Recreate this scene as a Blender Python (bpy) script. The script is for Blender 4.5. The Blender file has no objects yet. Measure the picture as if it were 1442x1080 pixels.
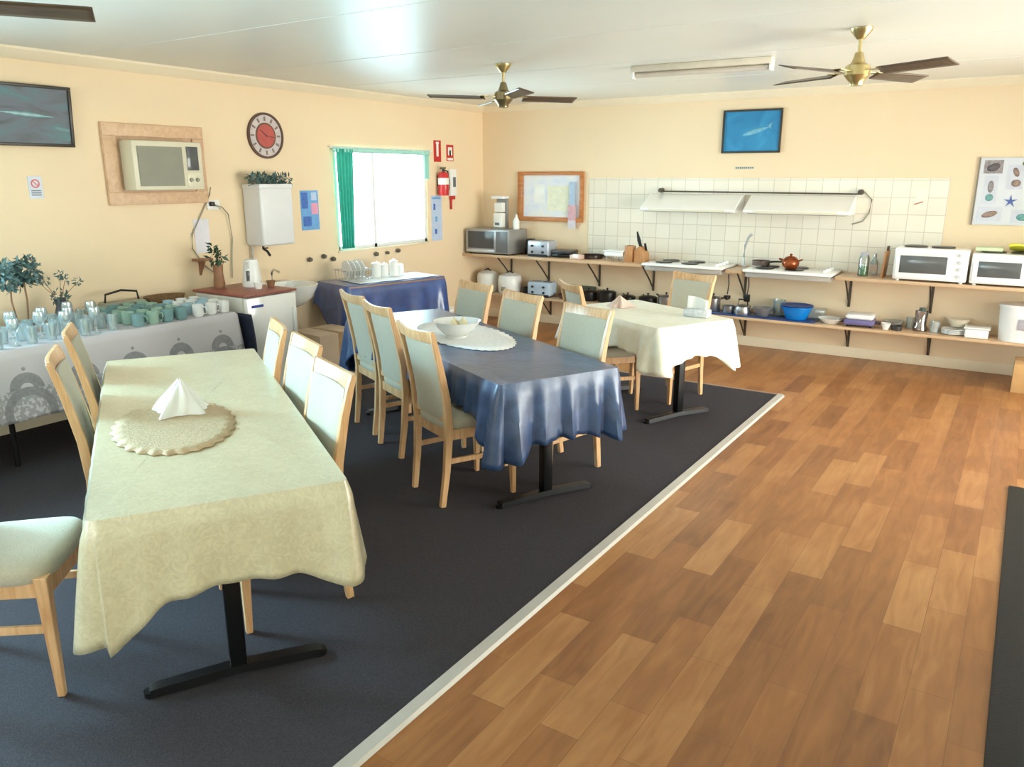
import bpy, bmesh, math, random
from mathutils import Vector, Matrix
random.seed(7)
PI = math.pi
sc = bpy.context.scene
COL = sc.collection

# ------------------------------------------------------------------ materials
def lin(c):
    return tuple((v/255/12.92 if v/255 <= .04045 else ((v/255+.055)/1.055)**2.4) for v in c) + (1,)

def newmat(name):
    m = bpy.data.materials.new(name); m.use_nodes = True
    nt = m.node_tree; b = nt.nodes['Principled BSDF']
    return m, nt, b

def N(nt, t, **kw):
    n = nt.nodes.new(t)
    for k, v in kw.items():
        if k.startswith('_'): setattr(n, k[1:], v)
        else: n.inputs[k.replace('__', ' ')].default_value = v
    return n

MATS = {}
def mat(name, col, rough=.5, metal=0, var=.06, scale=8, bump=0, bscale=60, spec=.5, coat=0, sheen=0):
    if name in MATS: return MATS[name]
    m, nt, b = newmat(name); L = nt.links.new
    b.inputs['Roughness'].default_value = rough
    b.inputs['Metallic'].default_value = metal
    b.inputs['Specular IOR Level'].default_value = spec
    b.inputs['Coat Weight'].default_value = coat
    b.inputs['Sheen Weight'].default_value = sheen
    c = lin(col)
    tc = N(nt, 'ShaderNodeTexCoord')
    no = N(nt, 'ShaderNodeTexNoise', Scale=scale, Detail=4.0)
    L(tc.outputs['Object'], no.inputs['Vector'])
    r = N(nt, 'ShaderNodeValToRGB')
    r.color_ramp.elements[0].position = .3; r.color_ramp.elements[1].position = .7
    r.color_ramp.elements[0].color = tuple(v*(1-var) for v in c[:3]) + (1,)
    r.color_ramp.elements[1].color = tuple(min(1, v*(1+var)) for v in c[:3]) + (1,)
    L(no.outputs['Fac'], r.inputs['Fac']); L(r.outputs['Color'], b.inputs['Base Color'])
    if bump:
        n2 = N(nt, 'ShaderNodeTexNoise', Scale=bscale, Detail=3.0)
        L(tc.outputs['Object'], n2.inputs['Vector'])
        bp = N(nt, 'ShaderNodeBump', Strength=bump, Distance=.01)
        L(n2.outputs['Fac'], bp.inputs['Height']); L(bp.outputs['Normal'], b.inputs['Normal'])
    MATS[name] = m
    return m

def wood(name, c1, c2, rough=.4, axis='Z', scale=6):
    if name in MATS: return MATS[name]
    m, nt, b = newmat(name); L = nt.links.new
    b.inputs['Roughness'].default_value = rough
    tc = N(nt, 'ShaderNodeTexCoord'); mp = N(nt, 'ShaderNodeMapping')
    s = {'X': (scale*.12, scale, scale), 'Y': (scale, scale*.12, scale), 'Z': (scale, scale, scale*.12)}[axis]
    mp.inputs['Scale'].default_value = s
    L(tc.outputs['Object'], mp.inputs['Vector'])
    no = N(nt, 'ShaderNodeTexNoise', Scale=5.0, Detail=6.0, Distortion=1.2)
    L(mp.outputs['Vector'], no.inputs['Vector'])
    r = N(nt, 'ShaderNodeValToRGB')
    r.color_ramp.elements[0].position = .3; r.color_ramp.elements[1].position = .72
    r.color_ramp.elements[0].color = lin(c1); r.color_ramp.elements[1].color = lin(c2)
    L(no.outputs['Fac'], r.inputs['Fac']); L(r.outputs['Color'], b.inputs['Base Color'])
    MATS[name] = m
    return m

def glassy(name, tint=(1, 1, 1, 1), gloss=.12, rough=.03, glimmer=0):
    if name in MATS: return MATS[name]
    m = bpy.data.materials.new(name); m.use_nodes = True; nt = m.node_tree; nt.nodes.clear(); L = nt.links.new
    t = N(nt, 'ShaderNodeBsdfTransparent', Color=tint); g = N(nt, 'ShaderNodeBsdfGlossy', Roughness=rough)
    lw = N(nt, 'ShaderNodeLayerWeight', Blend=.35)
    ma = N(nt, 'ShaderNodeMath', _operation='MULTIPLY_ADD'); ma.inputs[1].default_value = .6; ma.inputs[2].default_value = gloss
    mx = N(nt, 'ShaderNodeMixShader'); o = N(nt, 'ShaderNodeOutputMaterial')
    L(lw.outputs['Fresnel'], ma.inputs[0]); L(ma.outputs[0], mx.inputs[0])
    src = t.outputs[0]
    if glimmer:
        df = N(nt, 'ShaderNodeBsdfDiffuse', Color=(.9, 1, 1, 1)); m2 = N(nt, 'ShaderNodeMixShader', Fac=glimmer)  # white diffuse mixed in, imitates bright glints on clear glass
        L(t.outputs[0], m2.inputs[1]); L(df.outputs[0], m2.inputs[2]); src = m2.outputs[0]
    L(src, mx.inputs[1]); L(g.outputs[0], mx.inputs[2]); L(mx.outputs[0], o.inputs[0])
    MATS[name] = m
    return m

def math_n(nt, op, a, b=None, c=None):
    n = nt.nodes.new('ShaderNodeMath'); n.operation = op
    for i, v in enumerate((a, b, c)):
        if v is None: continue
        if isinstance(v, (int, float)): n.inputs[i].default_value = v
        else: nt.links.new(v, n.inputs[i])
    return n.outputs[0]

def mixc(nt, fac, a, b):
    n = nt.nodes.new('ShaderNodeMix'); n.data_type = 'RGBA'
    for s, v in ((n.inputs[0], fac), (n.inputs[6], a), (n.inputs[7], b)):
        if isinstance(v, (int, float, tuple)): s.default_value = v
        else: nt.links.new(v, s)
    return n.outputs[2]

# room paints
wallm = mat('cream_wall_paint', (240, 216, 182), .6, var=.02, scale=1.5, bump=.08, bscale=40, spec=.3)
ceilm = mat('white_ceiling_paint', (226, 226, 219), .36, var=.02, scale=1.2, spec=.5)
trimm = mat('cream_trim_paint', (240, 224, 196), .4, var=.02)

def floor_mat():
    m, nt, b = newmat('wood_print_vinyl'); L = nt.links.new
    tc = N(nt, 'ShaderNodeTexCoord'); mp = N(nt, 'ShaderNodeMapping')
    mp.inputs['Rotation'].default_value = (0, 0, PI/2)
    L(tc.outputs['Object'], mp.inputs['Vector'])
    br = N(nt, 'ShaderNodeTexBrick', Scale=1.0, Mortar__Size=.0012, Brick__Width=.62, Row__Height=.138, Bias=0.0, Mortar__Smooth=.3)
    br.offset = .37; br.offset_frequency = 2
    br.inputs['Color1'].default_value = (0, 0, 0, 1); br.inputs['Color2'].default_value = (1, 1, 1, 1)
    br.inputs['Mortar'].default_value = (.3, .3, .3, 1)
    L(mp.outputs['Vector'], br.inputs['Vector'])
    mp2 = N(nt, 'ShaderNodeMapping'); mp2.inputs['Scale'].default_value = (9, 1.3, 1)
    L(tc.outputs['Object'], mp2.inputs['Vector'])
    no = N(nt, 'ShaderNodeTexNoise', Scale=2.2, Detail=6.0, Distortion=1.0); L(mp2.outputs['Vector'], no.inputs['Vector'])
    n3 = N(nt, 'ShaderNodeTexNoise', Scale=3.0, Detail=2.0); L(tc.outputs['Object'], n3.inputs['Vector'])
    sep = N(nt, 'ShaderNodeSeparateColor'); L(br.outputs['Color'], sep.inputs[0])
    v = math_n(nt, 'ADD', math_n(nt, 'MULTIPLY', sep.outputs[0], .3), math_n(nt, 'MULTIPLY', no.outputs['Fac'], .48))
    v = math_n(nt, 'ADD', v, math_n(nt, 'MULTIPLY', n3.outputs['Fac'], .22))
    r = N(nt, 'ShaderNodeValToRGB'); e = r.color_ramp.elements
    e[0].position = .22; e[0].color = lin((116, 70, 35)); e[1].position = .8; e[1].color = lin((190, 137, 84))
    x = e.new(.5); x.color = lin((158, 102, 55))
    L(v, r.inputs['Fac'])
    col = mixc(nt, math_n(nt, 'MULTIPLY', br.outputs['Fac'], .55), r.outputs['Color'], lin((100, 62, 40)))
    L(col, b.inputs['Base Color'])
    b.inputs['Roughness'].default_value = .34; b.inputs['Specular IOR Level'].default_value = .5
    bp = N(nt, 'ShaderNodeBump', Strength=.12, Distance=.004); L(no.outputs['Fac'], bp.inputs['Height']); L(bp.outputs['Normal'], b.inputs['Normal'])
    return m
floorm = floor_mat()
carpm = mat('charcoal_carpet', (66, 62, 66), .95, var=.22, scale=160, bump=.5, bscale=400, spec=.15)

def tile_mat():
    m, nt, b = newmat('white_wall_tiles'); L = nt.links.new
    tc = N(nt, 'ShaderNodeTexCoord'); s = N(nt, 'ShaderNodeSeparateXYZ'); L(tc.outputs['Object'], s.inputs[0])
    cb = N(nt, 'ShaderNodeCombineXYZ'); L(s.outputs['X'], cb.inputs[0]); L(s.outputs['Z'], cb.inputs[1])
    br = N(nt, 'ShaderNodeTexBrick', Scale=1.0, Mortar__Size=.0035, Brick__Width=.152, Row__Height=.152, Mortar__Smooth=.2)
    br.offset = 0
    br.inputs['Color1'].default_value = lin((232, 222, 204)); br.inputs['Color2'].default_value = lin((238, 229, 212))
    br.inputs['Mortar'].default_value = lin((206, 196, 178))
    L(cb.outputs[0], br.inputs['Vector']); L(br.outputs['Color'], b.inputs['Base Color'])
    b.inputs['Roughness'].default_value = .22
    bp = N(nt, 'ShaderNodeBump', Strength=.3, Distance=.002); bp.invert = True
    L(br.outputs['Fac'], bp.inputs['Height']); L(bp.outputs['Normal'], b.inputs['Normal'])
    return m
tilem = tile_mat()

def cloth_mat(name, c1, c2, rough, spec=.5, coat=0, crough=.3, damask=0, bump=.35):
    m, nt, b = newmat(name); L = nt.links.new
    tc = N(nt, 'ShaderNodeTexCoord')
    no = N(nt, 'ShaderNodeTexNoise', Scale=9.0, Detail=5.0, Distortion=.8); L(tc.outputs['Object'], no.inputs['Vector'])
    vo = N(nt, 'ShaderNodeTexNoise', Scale=26.0, Detail=2.0, Distortion=3.0); L(tc.outputs['Object'], vo.inputs['Vector'])
    f = math_n(nt, 'ADD', math_n(nt, 'MULTIPLY', no.outputs['Fac'], 1-damask), math_n(nt, 'MULTIPLY', vo.outputs['Fac'], damask))
    r = N(nt, 'ShaderNodeValToRGB'); e = r.color_ramp.elements
    e[0].position = .38; e[0].color = lin(c1); e[1].position = .62; e[1].color = lin(c2)
    L(f, r.inputs['Fac']); L(r.outputs['Color'], b.inputs['Base Color'])
    b.inputs['Roughness'].default_value = rough; b.inputs['Specular IOR Level'].default_value = spec
    b.inputs['Coat Weight'].default_value = coat; b.inputs['Coat Roughness'].default_value = crough
    bp = N(nt, 'ShaderNodeBump', Strength=bump, Distance=.01)
    L(no.outputs['Fac'], bp.inputs['Height']); L(bp.outputs['Normal'], b.inputs['Normal'])
    return m
cream_cloth = cloth_mat('cream_damask_cloth', (198, 188, 156), (214, 206, 174), .34, .7, 1, .24, .6, .2)
blue_cloth = cloth_mat('slate_blue_cloth', (42, 66, 106), (60, 86, 128), .4, .6, .55, .26, 0, .3)
royal_cloth = cloth_mat('royal_blue_cloth', (22, 64, 132), (30, 80, 158), .36, .6, .9, .14, 0, .2)
white_cloth = cloth_mat('ivory_cloth', (236, 234, 214), (248, 246, 232), .45, .5, .2, .3, .4, .2)
navy_cloth = cloth_mat('navy_under_cloth', (22, 28, 48), (30, 38, 62), .7)

def lace_mat():
    m, nt, b = newmat('lace_cloth'); L = nt.links.new
    tc = N(nt, 'ShaderNodeTexCoord'); s = N(nt, 'ShaderNodeSeparateXYZ'); L(tc.outputs['Object'], s.inputs[0])
    Y, Z = s.outputs['Y'], s.outputs['Z']
    u = math_n(nt, 'SUBTRACT', math_n(nt, 'MULTIPLY', math_n(nt, 'FRACT', math_n(nt, 'DIVIDE', math_n(nt, 'ADD', Y, 20.0), .34)), .34), .17)
    def ring(zc, r0, r1):
        z = math_n(nt, 'SUBTRACT', Z, zc)
        d = math_n(nt, 'SQRT', math_n(nt, 'ADD', math_n(nt, 'MULTIPLY', u, u), math_n(nt, 'MULTIPLY', z, z)))
        return math_n(nt, 'MULTIPLY', math_n(nt, 'LESS_THAN', d, r1), math_n(nt, 'GREATER_THAN', d, r0))
    top = math_n(nt, 'GREATER_THAN', Z, .5)
    arch = math_n(nt, 'MULTIPLY', ring(.5, .035, .095), top)
    arch = math_n(nt, 'MAXIMUM', arch, ring(.618, 0, .011))
    band = ring(.36, .10, .15)
    no = N(nt, 'ShaderNodeTexNoise', Scale=45.0, Detail=3.0); L(tc.outputs['Object'], no.inputs['Vector'])
    lowz = math_n(nt, 'LESS_THAN', Z, .5)
    low = math_n(nt, 'MULTIPLY', lowz, math_n(nt, 'GREATER_THAN', no.outputs['Fac'], .46))
    f = math_n(nt, 'MAXIMUM', arch, band)
    f = math_n(nt, 'MAXIMUM', f, math_n(nt, 'MULTIPLY', low, .7))
    f = math_n(nt, 'MULTIPLY', f, math_n(nt, 'MULTIPLY_ADD', no.outputs['Fac'], .5, .45))
    col = mixc(nt, f, lin((206, 200, 204)), lin((112, 112, 116)))
    L(col, b.inputs['Base Color']); b.inputs['Roughness'].default_value = .6
    bp = N(nt, 'ShaderNodeBump', Strength=.3, Distance=.004); L(no.outputs['Fac'], bp.inputs['Height']); L(bp.outputs['Normal'], b.inputs['Normal'])
    return m
lacem = lace_mat()

beech = wood('beech_wood', (200, 150, 104), (230, 188, 142), .3)
sage = mat('sage_upholstery', (184, 176, 156), .8, var=.05, scale=90, bump=.3, bscale=200, spec=.2, sheen=.3)
black_metal = mat('black_powder_metal', (20, 20, 22), .35, .3, var=.1)
shelf_wood = wood('tan_laminate_shelf', (196, 160, 124), (216, 182, 146), .35, 'X', 3)
white_plastic = mat('white_plastic', (240, 240, 238), .28, var=.015)
white_enamel = mat('white_enamel', (246, 245, 242), .15, var=.01, coat=.4)
offwhite = mat('off_white_plastic', (222, 214, 190), .4, var=.02)
grey_plastic = mat('grey_plastic', (150, 148, 132), .5, var=.03)
dark_glass = mat('dark_oven_glass', (90, 92, 92), .12, var=.04)
black_plastic = mat('black_plastic', (22, 22, 24), .35, var=.1)
steel = mat('brushed_steel', (176, 178, 180), .3, .9, var=.06)
silver = mat('silver_painted_case', (158, 158, 158), .35, .4, var=.04)
brass = mat('polished_brass', (196, 176, 124), .3, .9, var=.05)
chrome = mat('chrome', (215, 215, 215), .1, 1, var=.01)
china = mat('white_china', (242, 242, 240), .15, var=.01, coat=.5)
greencup = mat('sage_green_china', (164, 194, 176), .2, var=.04, coat=.4)
tealcup = mat('teal_grey_china', (128, 164, 166), .2, var=.04, coat=.4)
paleblue = mat('pale_blue_china', (176, 206, 218), .2, var=.03, coat=.4)
card = mat('brown_cardboard', (206, 160, 106), .8, var=.05)
beigecard = mat('beige_cardboard', (206, 180, 154), .8, var=.05)
redm = mat('fire_red_paint', (196, 38, 38), .3, var=.04)
paper = mat('white_paper', (240, 238, 232), .8, var=.01)
inkm = mat('grey_print', (110, 112, 120), .8, var=.05)
tealm = mat('teal_curtain', (58, 184, 164), .75, var=.08, scale=20)
sheer = mat('pale_teal_valance', (170, 222, 210), .8, var=.03)
greenleaf = mat('dark_green_leaf', (46, 78, 52), .5, var=.3, scale=30)
greyleaf = mat('silvery_teal_leaf', (84, 112, 110), .5, var=.35, scale=30)
copper = mat('copper_brown_glaze', (150, 76, 38), .18, .5, var=.15, scale=20)
bluebowl = mat('bright_blue_plastic', (18, 128, 214), .25, var=.04)
bluetray = mat('deep_blue_tray', (34, 62, 120), .4, var=.06)
brownm = mat('brown_ceramic', (146, 104, 74), .5, var=.15, scale=20)
pinkframe = wood('pale_pink_timber', (208, 168, 134), (226, 190, 156), .5, 'X', 4)
orangeframe = wood('orange_timber_frame', (172, 100, 48), (206, 136, 76), .4, 'X', 6)
darkframe = mat('dark_picture_frame', (58, 52, 44), .4, var=.1)
knifewood = wood('knife_block_timber', (176, 118, 70), (204, 150, 100), .45)
purplem = mat('purple_grey_plastic', (112, 104, 150), .4, var=.06)
straw = mat('straw_placemat', (196, 170, 134), .8, var=.12, scale=60, bump=.4, bscale=120)
windowglass = glassy('window_glass', (.97, 1, 1, 1), .04, .0)
drinkglass = glassy('drinking_glass', (.95, 1, 1, 1), .16, .08, .22)
fanblade = wood('dark_fan_blade', (74, 58, 44), (104, 84, 64), .35, 'X', 8)
matm = mat('black_rubber_mat', (16, 16, 18), .6, var=.2, scale=60, bump=.3, bscale=200)
alum = mat('white_aluminium', (236, 238, 236), .35, .1, var=.01)
skirt = trimm

# ------------------------------------------------------------------ mesh builder
class M:
    def __init__(s): s.b = bmesh.new()
    def add(s, verts, faces):
        vs = [s.b.verts.new(v) for v in verts]
        for f in faces:
            try: s.b.faces.new([vs[i] for i in f])
            except ValueError: pass
        return vs
    def box(s, x0, x1, y0, y1, z0, z1, bv=0, mx=None, seg=2):
        t = bmesh.new(); bmesh.ops.create_cube(t, size=1)
        for v in t.verts:
            v.co = Vector(((x0+x1)/2+v.co.x*(x1-x0), (y0+y1)/2+v.co.y*(y1-y0), (z0+z1)/2+v.co.z*(z1-z0)))
        if bv: bmesh.ops.bevel(t, geom=list(t.edges), offset=bv, segments=seg, affect='EDGES', profile=.5)
        if mx: bmesh.ops.transform(t, matrix=mx, verts=t.verts)
        s.merge(t); return s
    def merge(s, t):
        t.verts.index_update()
        s.add([v.co.copy() for v in t.verts], [[v.index for v in f.verts] for f in t.faces]); t.free()
    def cyl(s, p0, p1, r0, r1=None, n=16, cap=True):
        r1 = r0 if r1 is None else r1
        p0, p1 = Vector(p0), Vector(p1); d = (p1-p0).normalized()
        a = d.orthogonal().normalized(); b = d.cross(a)
        vs = [p+(a*math.cos(2*PI*i/n)+b*math.sin(2*PI*i/n))*r for p, r in ((p0, r0), (p1, r1)) for i in range(n)]
        fs = [[i, (i+1) % n, n+(i+1) % n, n+i] for i in range(n)]
        if cap: fs += [list(range(n))[::-1], list(range(n, 2*n))]
        s.add(vs, fs); return s
    def lathe(s, prof, c=(0, 0, 0), n=24, sx=1, sy=1):
        vs, fs, k = [], [], len(prof)
        for i in range(n):
            a = 2*PI*i/n
            for r, z in prof: vs.append((c[0]+r*sx*math.cos(a), c[1]+r*sy*math.sin(a), c[2]+z))
        for i in range(n):
            j = (i+1) % n
            for q in range(k-1): fs.append([i*k+q, j*k+q, j*k+q+1, i*k+q+1])
        vv = s.add(vs, fs)
        for q in (0, k-1):
            if prof[q][0] > 1e-4:
                f = [vv[i*k+q] for i in range(n)]
                if q == 0: f.reverse()
                try: s.b.faces.new(f)
                except ValueError: pass
        return s
    def sweep(s, pts, sec, closed_sec=True, up=Vector((0, 0, 1)), cap=True):
        # sec: list per point of list of (a,b) offsets, or one list
        pts = [Vector(p) for p in pts]; n = len(pts)
        secs = sec if isinstance(sec[0][0], (tuple, list)) else [sec]*n
        k = len(secs[0]); vs, fs = [], []
        for i, p in enumerate(pts):
            d = (pts[min(i+1, n-1)]-pts[max(i-1, 0)]).normalized()
            u = up if abs(d.dot(up)) < .98 else Vector((1, 0, 0))
            a = d.cross(u).normalized(); b = a.cross(d).normalized()
            for (q, w) in secs[i]: vs.append(p+a*q+b*w)
        for i in range(n-1):
            for j in range(k): fs.append([i*k+j, i*k+(j+1) % k, (i+1)*k+(j+1) % k, (i+1)*k+j])
        if cap: fs += [list(range(k))[::-1], list(range((n-1)*k, n*k))]
        s.add(vs, fs); return s
    def tube(s, pts, r, n=8):
        rs = r if isinstance(r, (list, tuple)) else [r]*len(pts)
        return s.sweep(pts, [[(q*math.cos(2*PI*i/n), q*math.sin(2*PI*i/n)) for i in range(n)] for q in rs])
    def grid(s, fn, nu, nv, closed=False):
        vs = [fn(i/(nu if closed else nu-1), j/(nv-1)) for i in range(nu) for j in range(nv)]
        fs = []
        for i in range(nu if closed else nu-1):
            a, b = i*nv, ((i+1) % nu)*nv
            for j in range(nv-1): fs.append([a+j, b+j, b+j+1, a+j+1])
        s.add(vs, fs); return s
    def prism(s, poly, axis, a0, a1):
        n = len(poly)
        def P(p, a):
            return {'x': (a, p[0], p[1]), 'y': (p[0], a, p[1]), 'z': (p[0], p[1], a)}[axis]
        s.add([P(p, a0) for p in poly]+[P(p, a1) for p in poly],
              [[i, (i+1) % n, n+(i+1) % n, n+i] for i in range(n)]+[list(range(n))[::-1], list(range(n, 2*n))])
        return s
    def build(s, name, m, parent=None, loc=(0, 0, 0), rz=0, smooth=True, solid=0, sub=0, bevel=0):
        bmesh.ops.remove_doubles(s.b, verts=s.b.verts, dist=1e-6)
        bmesh.ops.recalc_face_normals(s.b, faces=s.b.faces)
        me = bpy.data.meshes.new(name); s.b.to_mesh(me); s.b.free()
        me.materials.append(m)
        if smooth:
            me.polygons.foreach_set('use_smooth', [True]*len(me.polygons))
            me.set_sharp_from_angle(angle=math.radians(38))
        o = bpy.data.objects.new(name, me); COL.objects.link(o)
        o.location = loc; o.rotation_euler = (0, 0, rz)
        if parent: o.parent = parent
        if bevel:
            q = o.modifiers.new('bevel', 'BEVEL'); q.width = bevel; q.segments = 2; q.limit_method = 'ANGLE'
        if solid:
            q = o.modifiers.new('thick', 'SOLIDIFY'); q.thickness = solid; q.offset = 1
        if sub:
            q = o.modifiers.new('sub', 'SUBSURF'); q.levels = q.render_levels = sub
        return o

def tag(o, label=None, cat=None, group=None, kind=None):
    if label: o['label'] = label
    if cat: o['category'] = cat
    if group: o['group'] = group
    if kind: o['kind'] = kind
    return o

def thing(name, label, cat, loc=(0, 0, 0), rz=0, group=None):
    o = bpy.data.objects.new(name, None); o.empty_display_size = .1; COL.objects.link(o)
    o.location = loc; o.rotation_euler = (0, 0, rz)
    return tag(o, label, cat, group)

def copy_tree(o, parent=None):
    c = o.copy(); COL.objects.link(c); c.parent = parent
    for ch in list(o.children): copy_tree(ch, c)
    return c

def struct(m, name, mt, **kw):
    o = m.build(name, mt, **kw); o['kind'] = 'structure'; return o
def Bx(*a, **k): return M().box(*a, **k)

# ------------------------------------------------------------------ room shell
RX, RY, H = 7.0, -11.0, 2.51
def wall(name, axis, c0, c1, a0, a1, holes):
    """slab between c0..c1 on its thin axis, spanning a0..a1, holes (lo,hi,z0,z1)"""
    m = M()
    def seg(p, q, z0, z1):
        if axis == 'x': m.box(c0, c1, p, q, z0, z1)
        else: m.box(p, q, c0, c1, z0, z1)
    cur = a0
    for lo, hi, z0, z1 in sorted(holes):
        seg(cur, lo, 0, H)
        if z0 > 0: seg(lo, hi, 0, z0)
        seg(lo, hi, z1, H); cur = hi
    seg(cur, a1, 0, H)
    return struct(m, name, wallm, smooth=False)
W1 = (-2.47, -1.08, 1.0, 1.97)
W2 = (-9.4, -6.05, .8, 2.15)
DR = (-4.3, -1.0, .04, 2.15)
WS = (1.0, 6.4, .85, 2.1)
wall('wall_left', 'x', -.14, 0, RY-.14, .14, [W1, W2])
wall('wall_right', 'x', RX, RX+.14, RY-.14, .14, [DR])
wall('wall_back', 'y', 0, .14, 0, RX, [])
wall('wall_front', 'y', RY-.14, RY, 0, RX, [WS])
struct(Bx(-.14, RX+.14, RY-.14, .14, -.1, 0), 'floor', floorm, smooth=False)
struct(Bx(-.14, RX+.14, RY-.14, .14, H, H+.1), 'ceiling', ceilm, smooth=False)
struct(Bx(0, 4.14, RY, -1.81, 0, .008), 'floor_carpet', carpm, smooth=False)
struct(M().prism([(4.135, 0), (4.2, 0), (4.19, .012), (4.145, .014)], 'y', RY, -1.79), 'trim_1', mat('pale_grey_edge_strip', (196, 190, 182), .4, .2))
struct(M().prism([(-1.815, 0), (-1.78, 0), (-1.785, .011), (-1.81, .012)], 'x', 0, 4.2), 'trim_2', mat('tan_edge_strip', (170, 142, 122), .4, .1))
# cornice, ceiling joint battens, skirting
def cove(axis, c, sgn, a0, a1, name):
    poly = [(c, H), (c, H-.07), (c+sgn*.015, H-.07), (c+sgn*.045, H-.045), (c+sgn*.07, H-.015), (c+sgn*.07, H)]
    struct(M().prism(poly, 'y' if axis == 'x' else 'x', a0, a1), name, trimm)
cove('x', 0, 1, RY, 0, 'trim_3'); cove('y', 0, -1, 0, RX, 'trim_4'); cove('x', RX, -1, RY, 0, 'trim_5'); cove('y', RY, 1, 0, RX, 'trim_6')
mj = M()
for yy in (-1.25, -2.45, -3.65, -4.85, -6.05, -7.25): mj.box(.07, RX-.07, yy-.008, yy+.008, H-.002, H)
struct(mj, 'trim_7', ceilm)
struct(Bx(0, RX, -.018, 0, 0, .1, bv=.003), 'baseboard_back', skirt)
struct(Bx(0, .018, RY, -.018, 0, .1, bv=.003), 'baseboard_left', skirt)
struct(Bx(RX-.018, RX, RY, DR[0], 0, .1, bv=.003), 'baseboard_right', skirt)
struct(Bx(1.46, 5.02, -.008, 0, .82, 1.69), 'wall_back_tiles', tilem, smooth=False)

def window_x(name, x, d, w, muls):
    y0, y1, z0, z1 = w
    m = M(); t = .035
    xa, xb = sorted((x-d*.02, x-d*.09))
    m.box(xa, xb, y0, y1, z0, z0+t); m.box(xa, xb, y0, y1, z1-t, z1)
    m.box(xa, xb, y0, y0+t, z0, z1); m.box(xa, xb, y1-t, y1, z0, z1)
    for q in muls: m.box(xa, xb, q-.018, q+.018, z0, z1)
    f = struct(m, name, alum, smooth=False)
    g = Bx(x-d*.055-.002, x-d*.055+.002, y0+t, y1-t, z0+t, z1-t).build('window_pane', windowglass, f, smooth=False)
    if z0 > .2:
        sl = sorted((x-d*.09, x+d*.02)); Bx(sl[0], sl[1], y0-.02, y1+.02, z0-.02, z0, bv=.003).build('window_sill', trimm, f)
    return f
window_x('window_1', 0, 1, W1, [-1.92])
window_x('window_2', 0, 1, W2, [-7.9])
window_x('door_1', RX, -1, DR, [-2.65])
m = M(); y = RY-.05
m.box(WS[0], WS[1], y-.03, y+.03, WS[2], WS[2]+.04); m.box(WS[0], WS[1], y-.03, y+.03, WS[3]-.04, WS[3])
for q in (WS[0]+.02, 2.8, 4.6, WS[1]-.02): m.box(q-.02, q+.02, y-.03, y+.03, WS[2], WS[3])
f = struct(m, 'window_3', alum, smooth=False)
Bx(WS[0], WS[1], y-.002, y+.002, WS[2]+.04, WS[3]-.04).build('window_pane', windowglass, f, smooth=False)

# ------------------------------------------------------------------ tables and cloths
def t_table(name, label, cx, cy, L, Wd, ang, Z=.715):
    """local x runs towards the near end"""
    t = thing(name, label, 'table', (cx, cy, .008), ang)
    Bx(-L/2, L/2, -Wd/2, Wd/2, Z-.03, Z-.006, bv=.004).build('tabletop', wood('table_laminate', (150, 110, 78), (176, 134, 98)), t, loc=(0, 0, -.008))
    z = -.008
    for sx in (1, -1):
        x = sx*(L/2-.13)
        Bx(x-.028, x+.028, -.028, .028, .045, Z-.04, bv=.006).build('leg', black_metal, t)
        m = M()
        m.sweep([(x, -.285, .016), (x, -.26, .02), (x, 0, .032), (x, .26, .02), (x, .285, .016)], [(-.028, -.014), (.028, -.014), (.024, .014), (-.024, .014)])
        m.cyl((x, -.285, .0), (x, -.285, .02), .022); m.cyl((x, .285, 0), (x, .285, .02), .022)
        m.build('foot_bar', black_metal, t)
        Bx(x-.03, x+.03, -Wd/2+.08, Wd/2-.08, Z-.072, Z-.04, bv=.004).build('top_bracket', black_metal, t)
    return t

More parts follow.
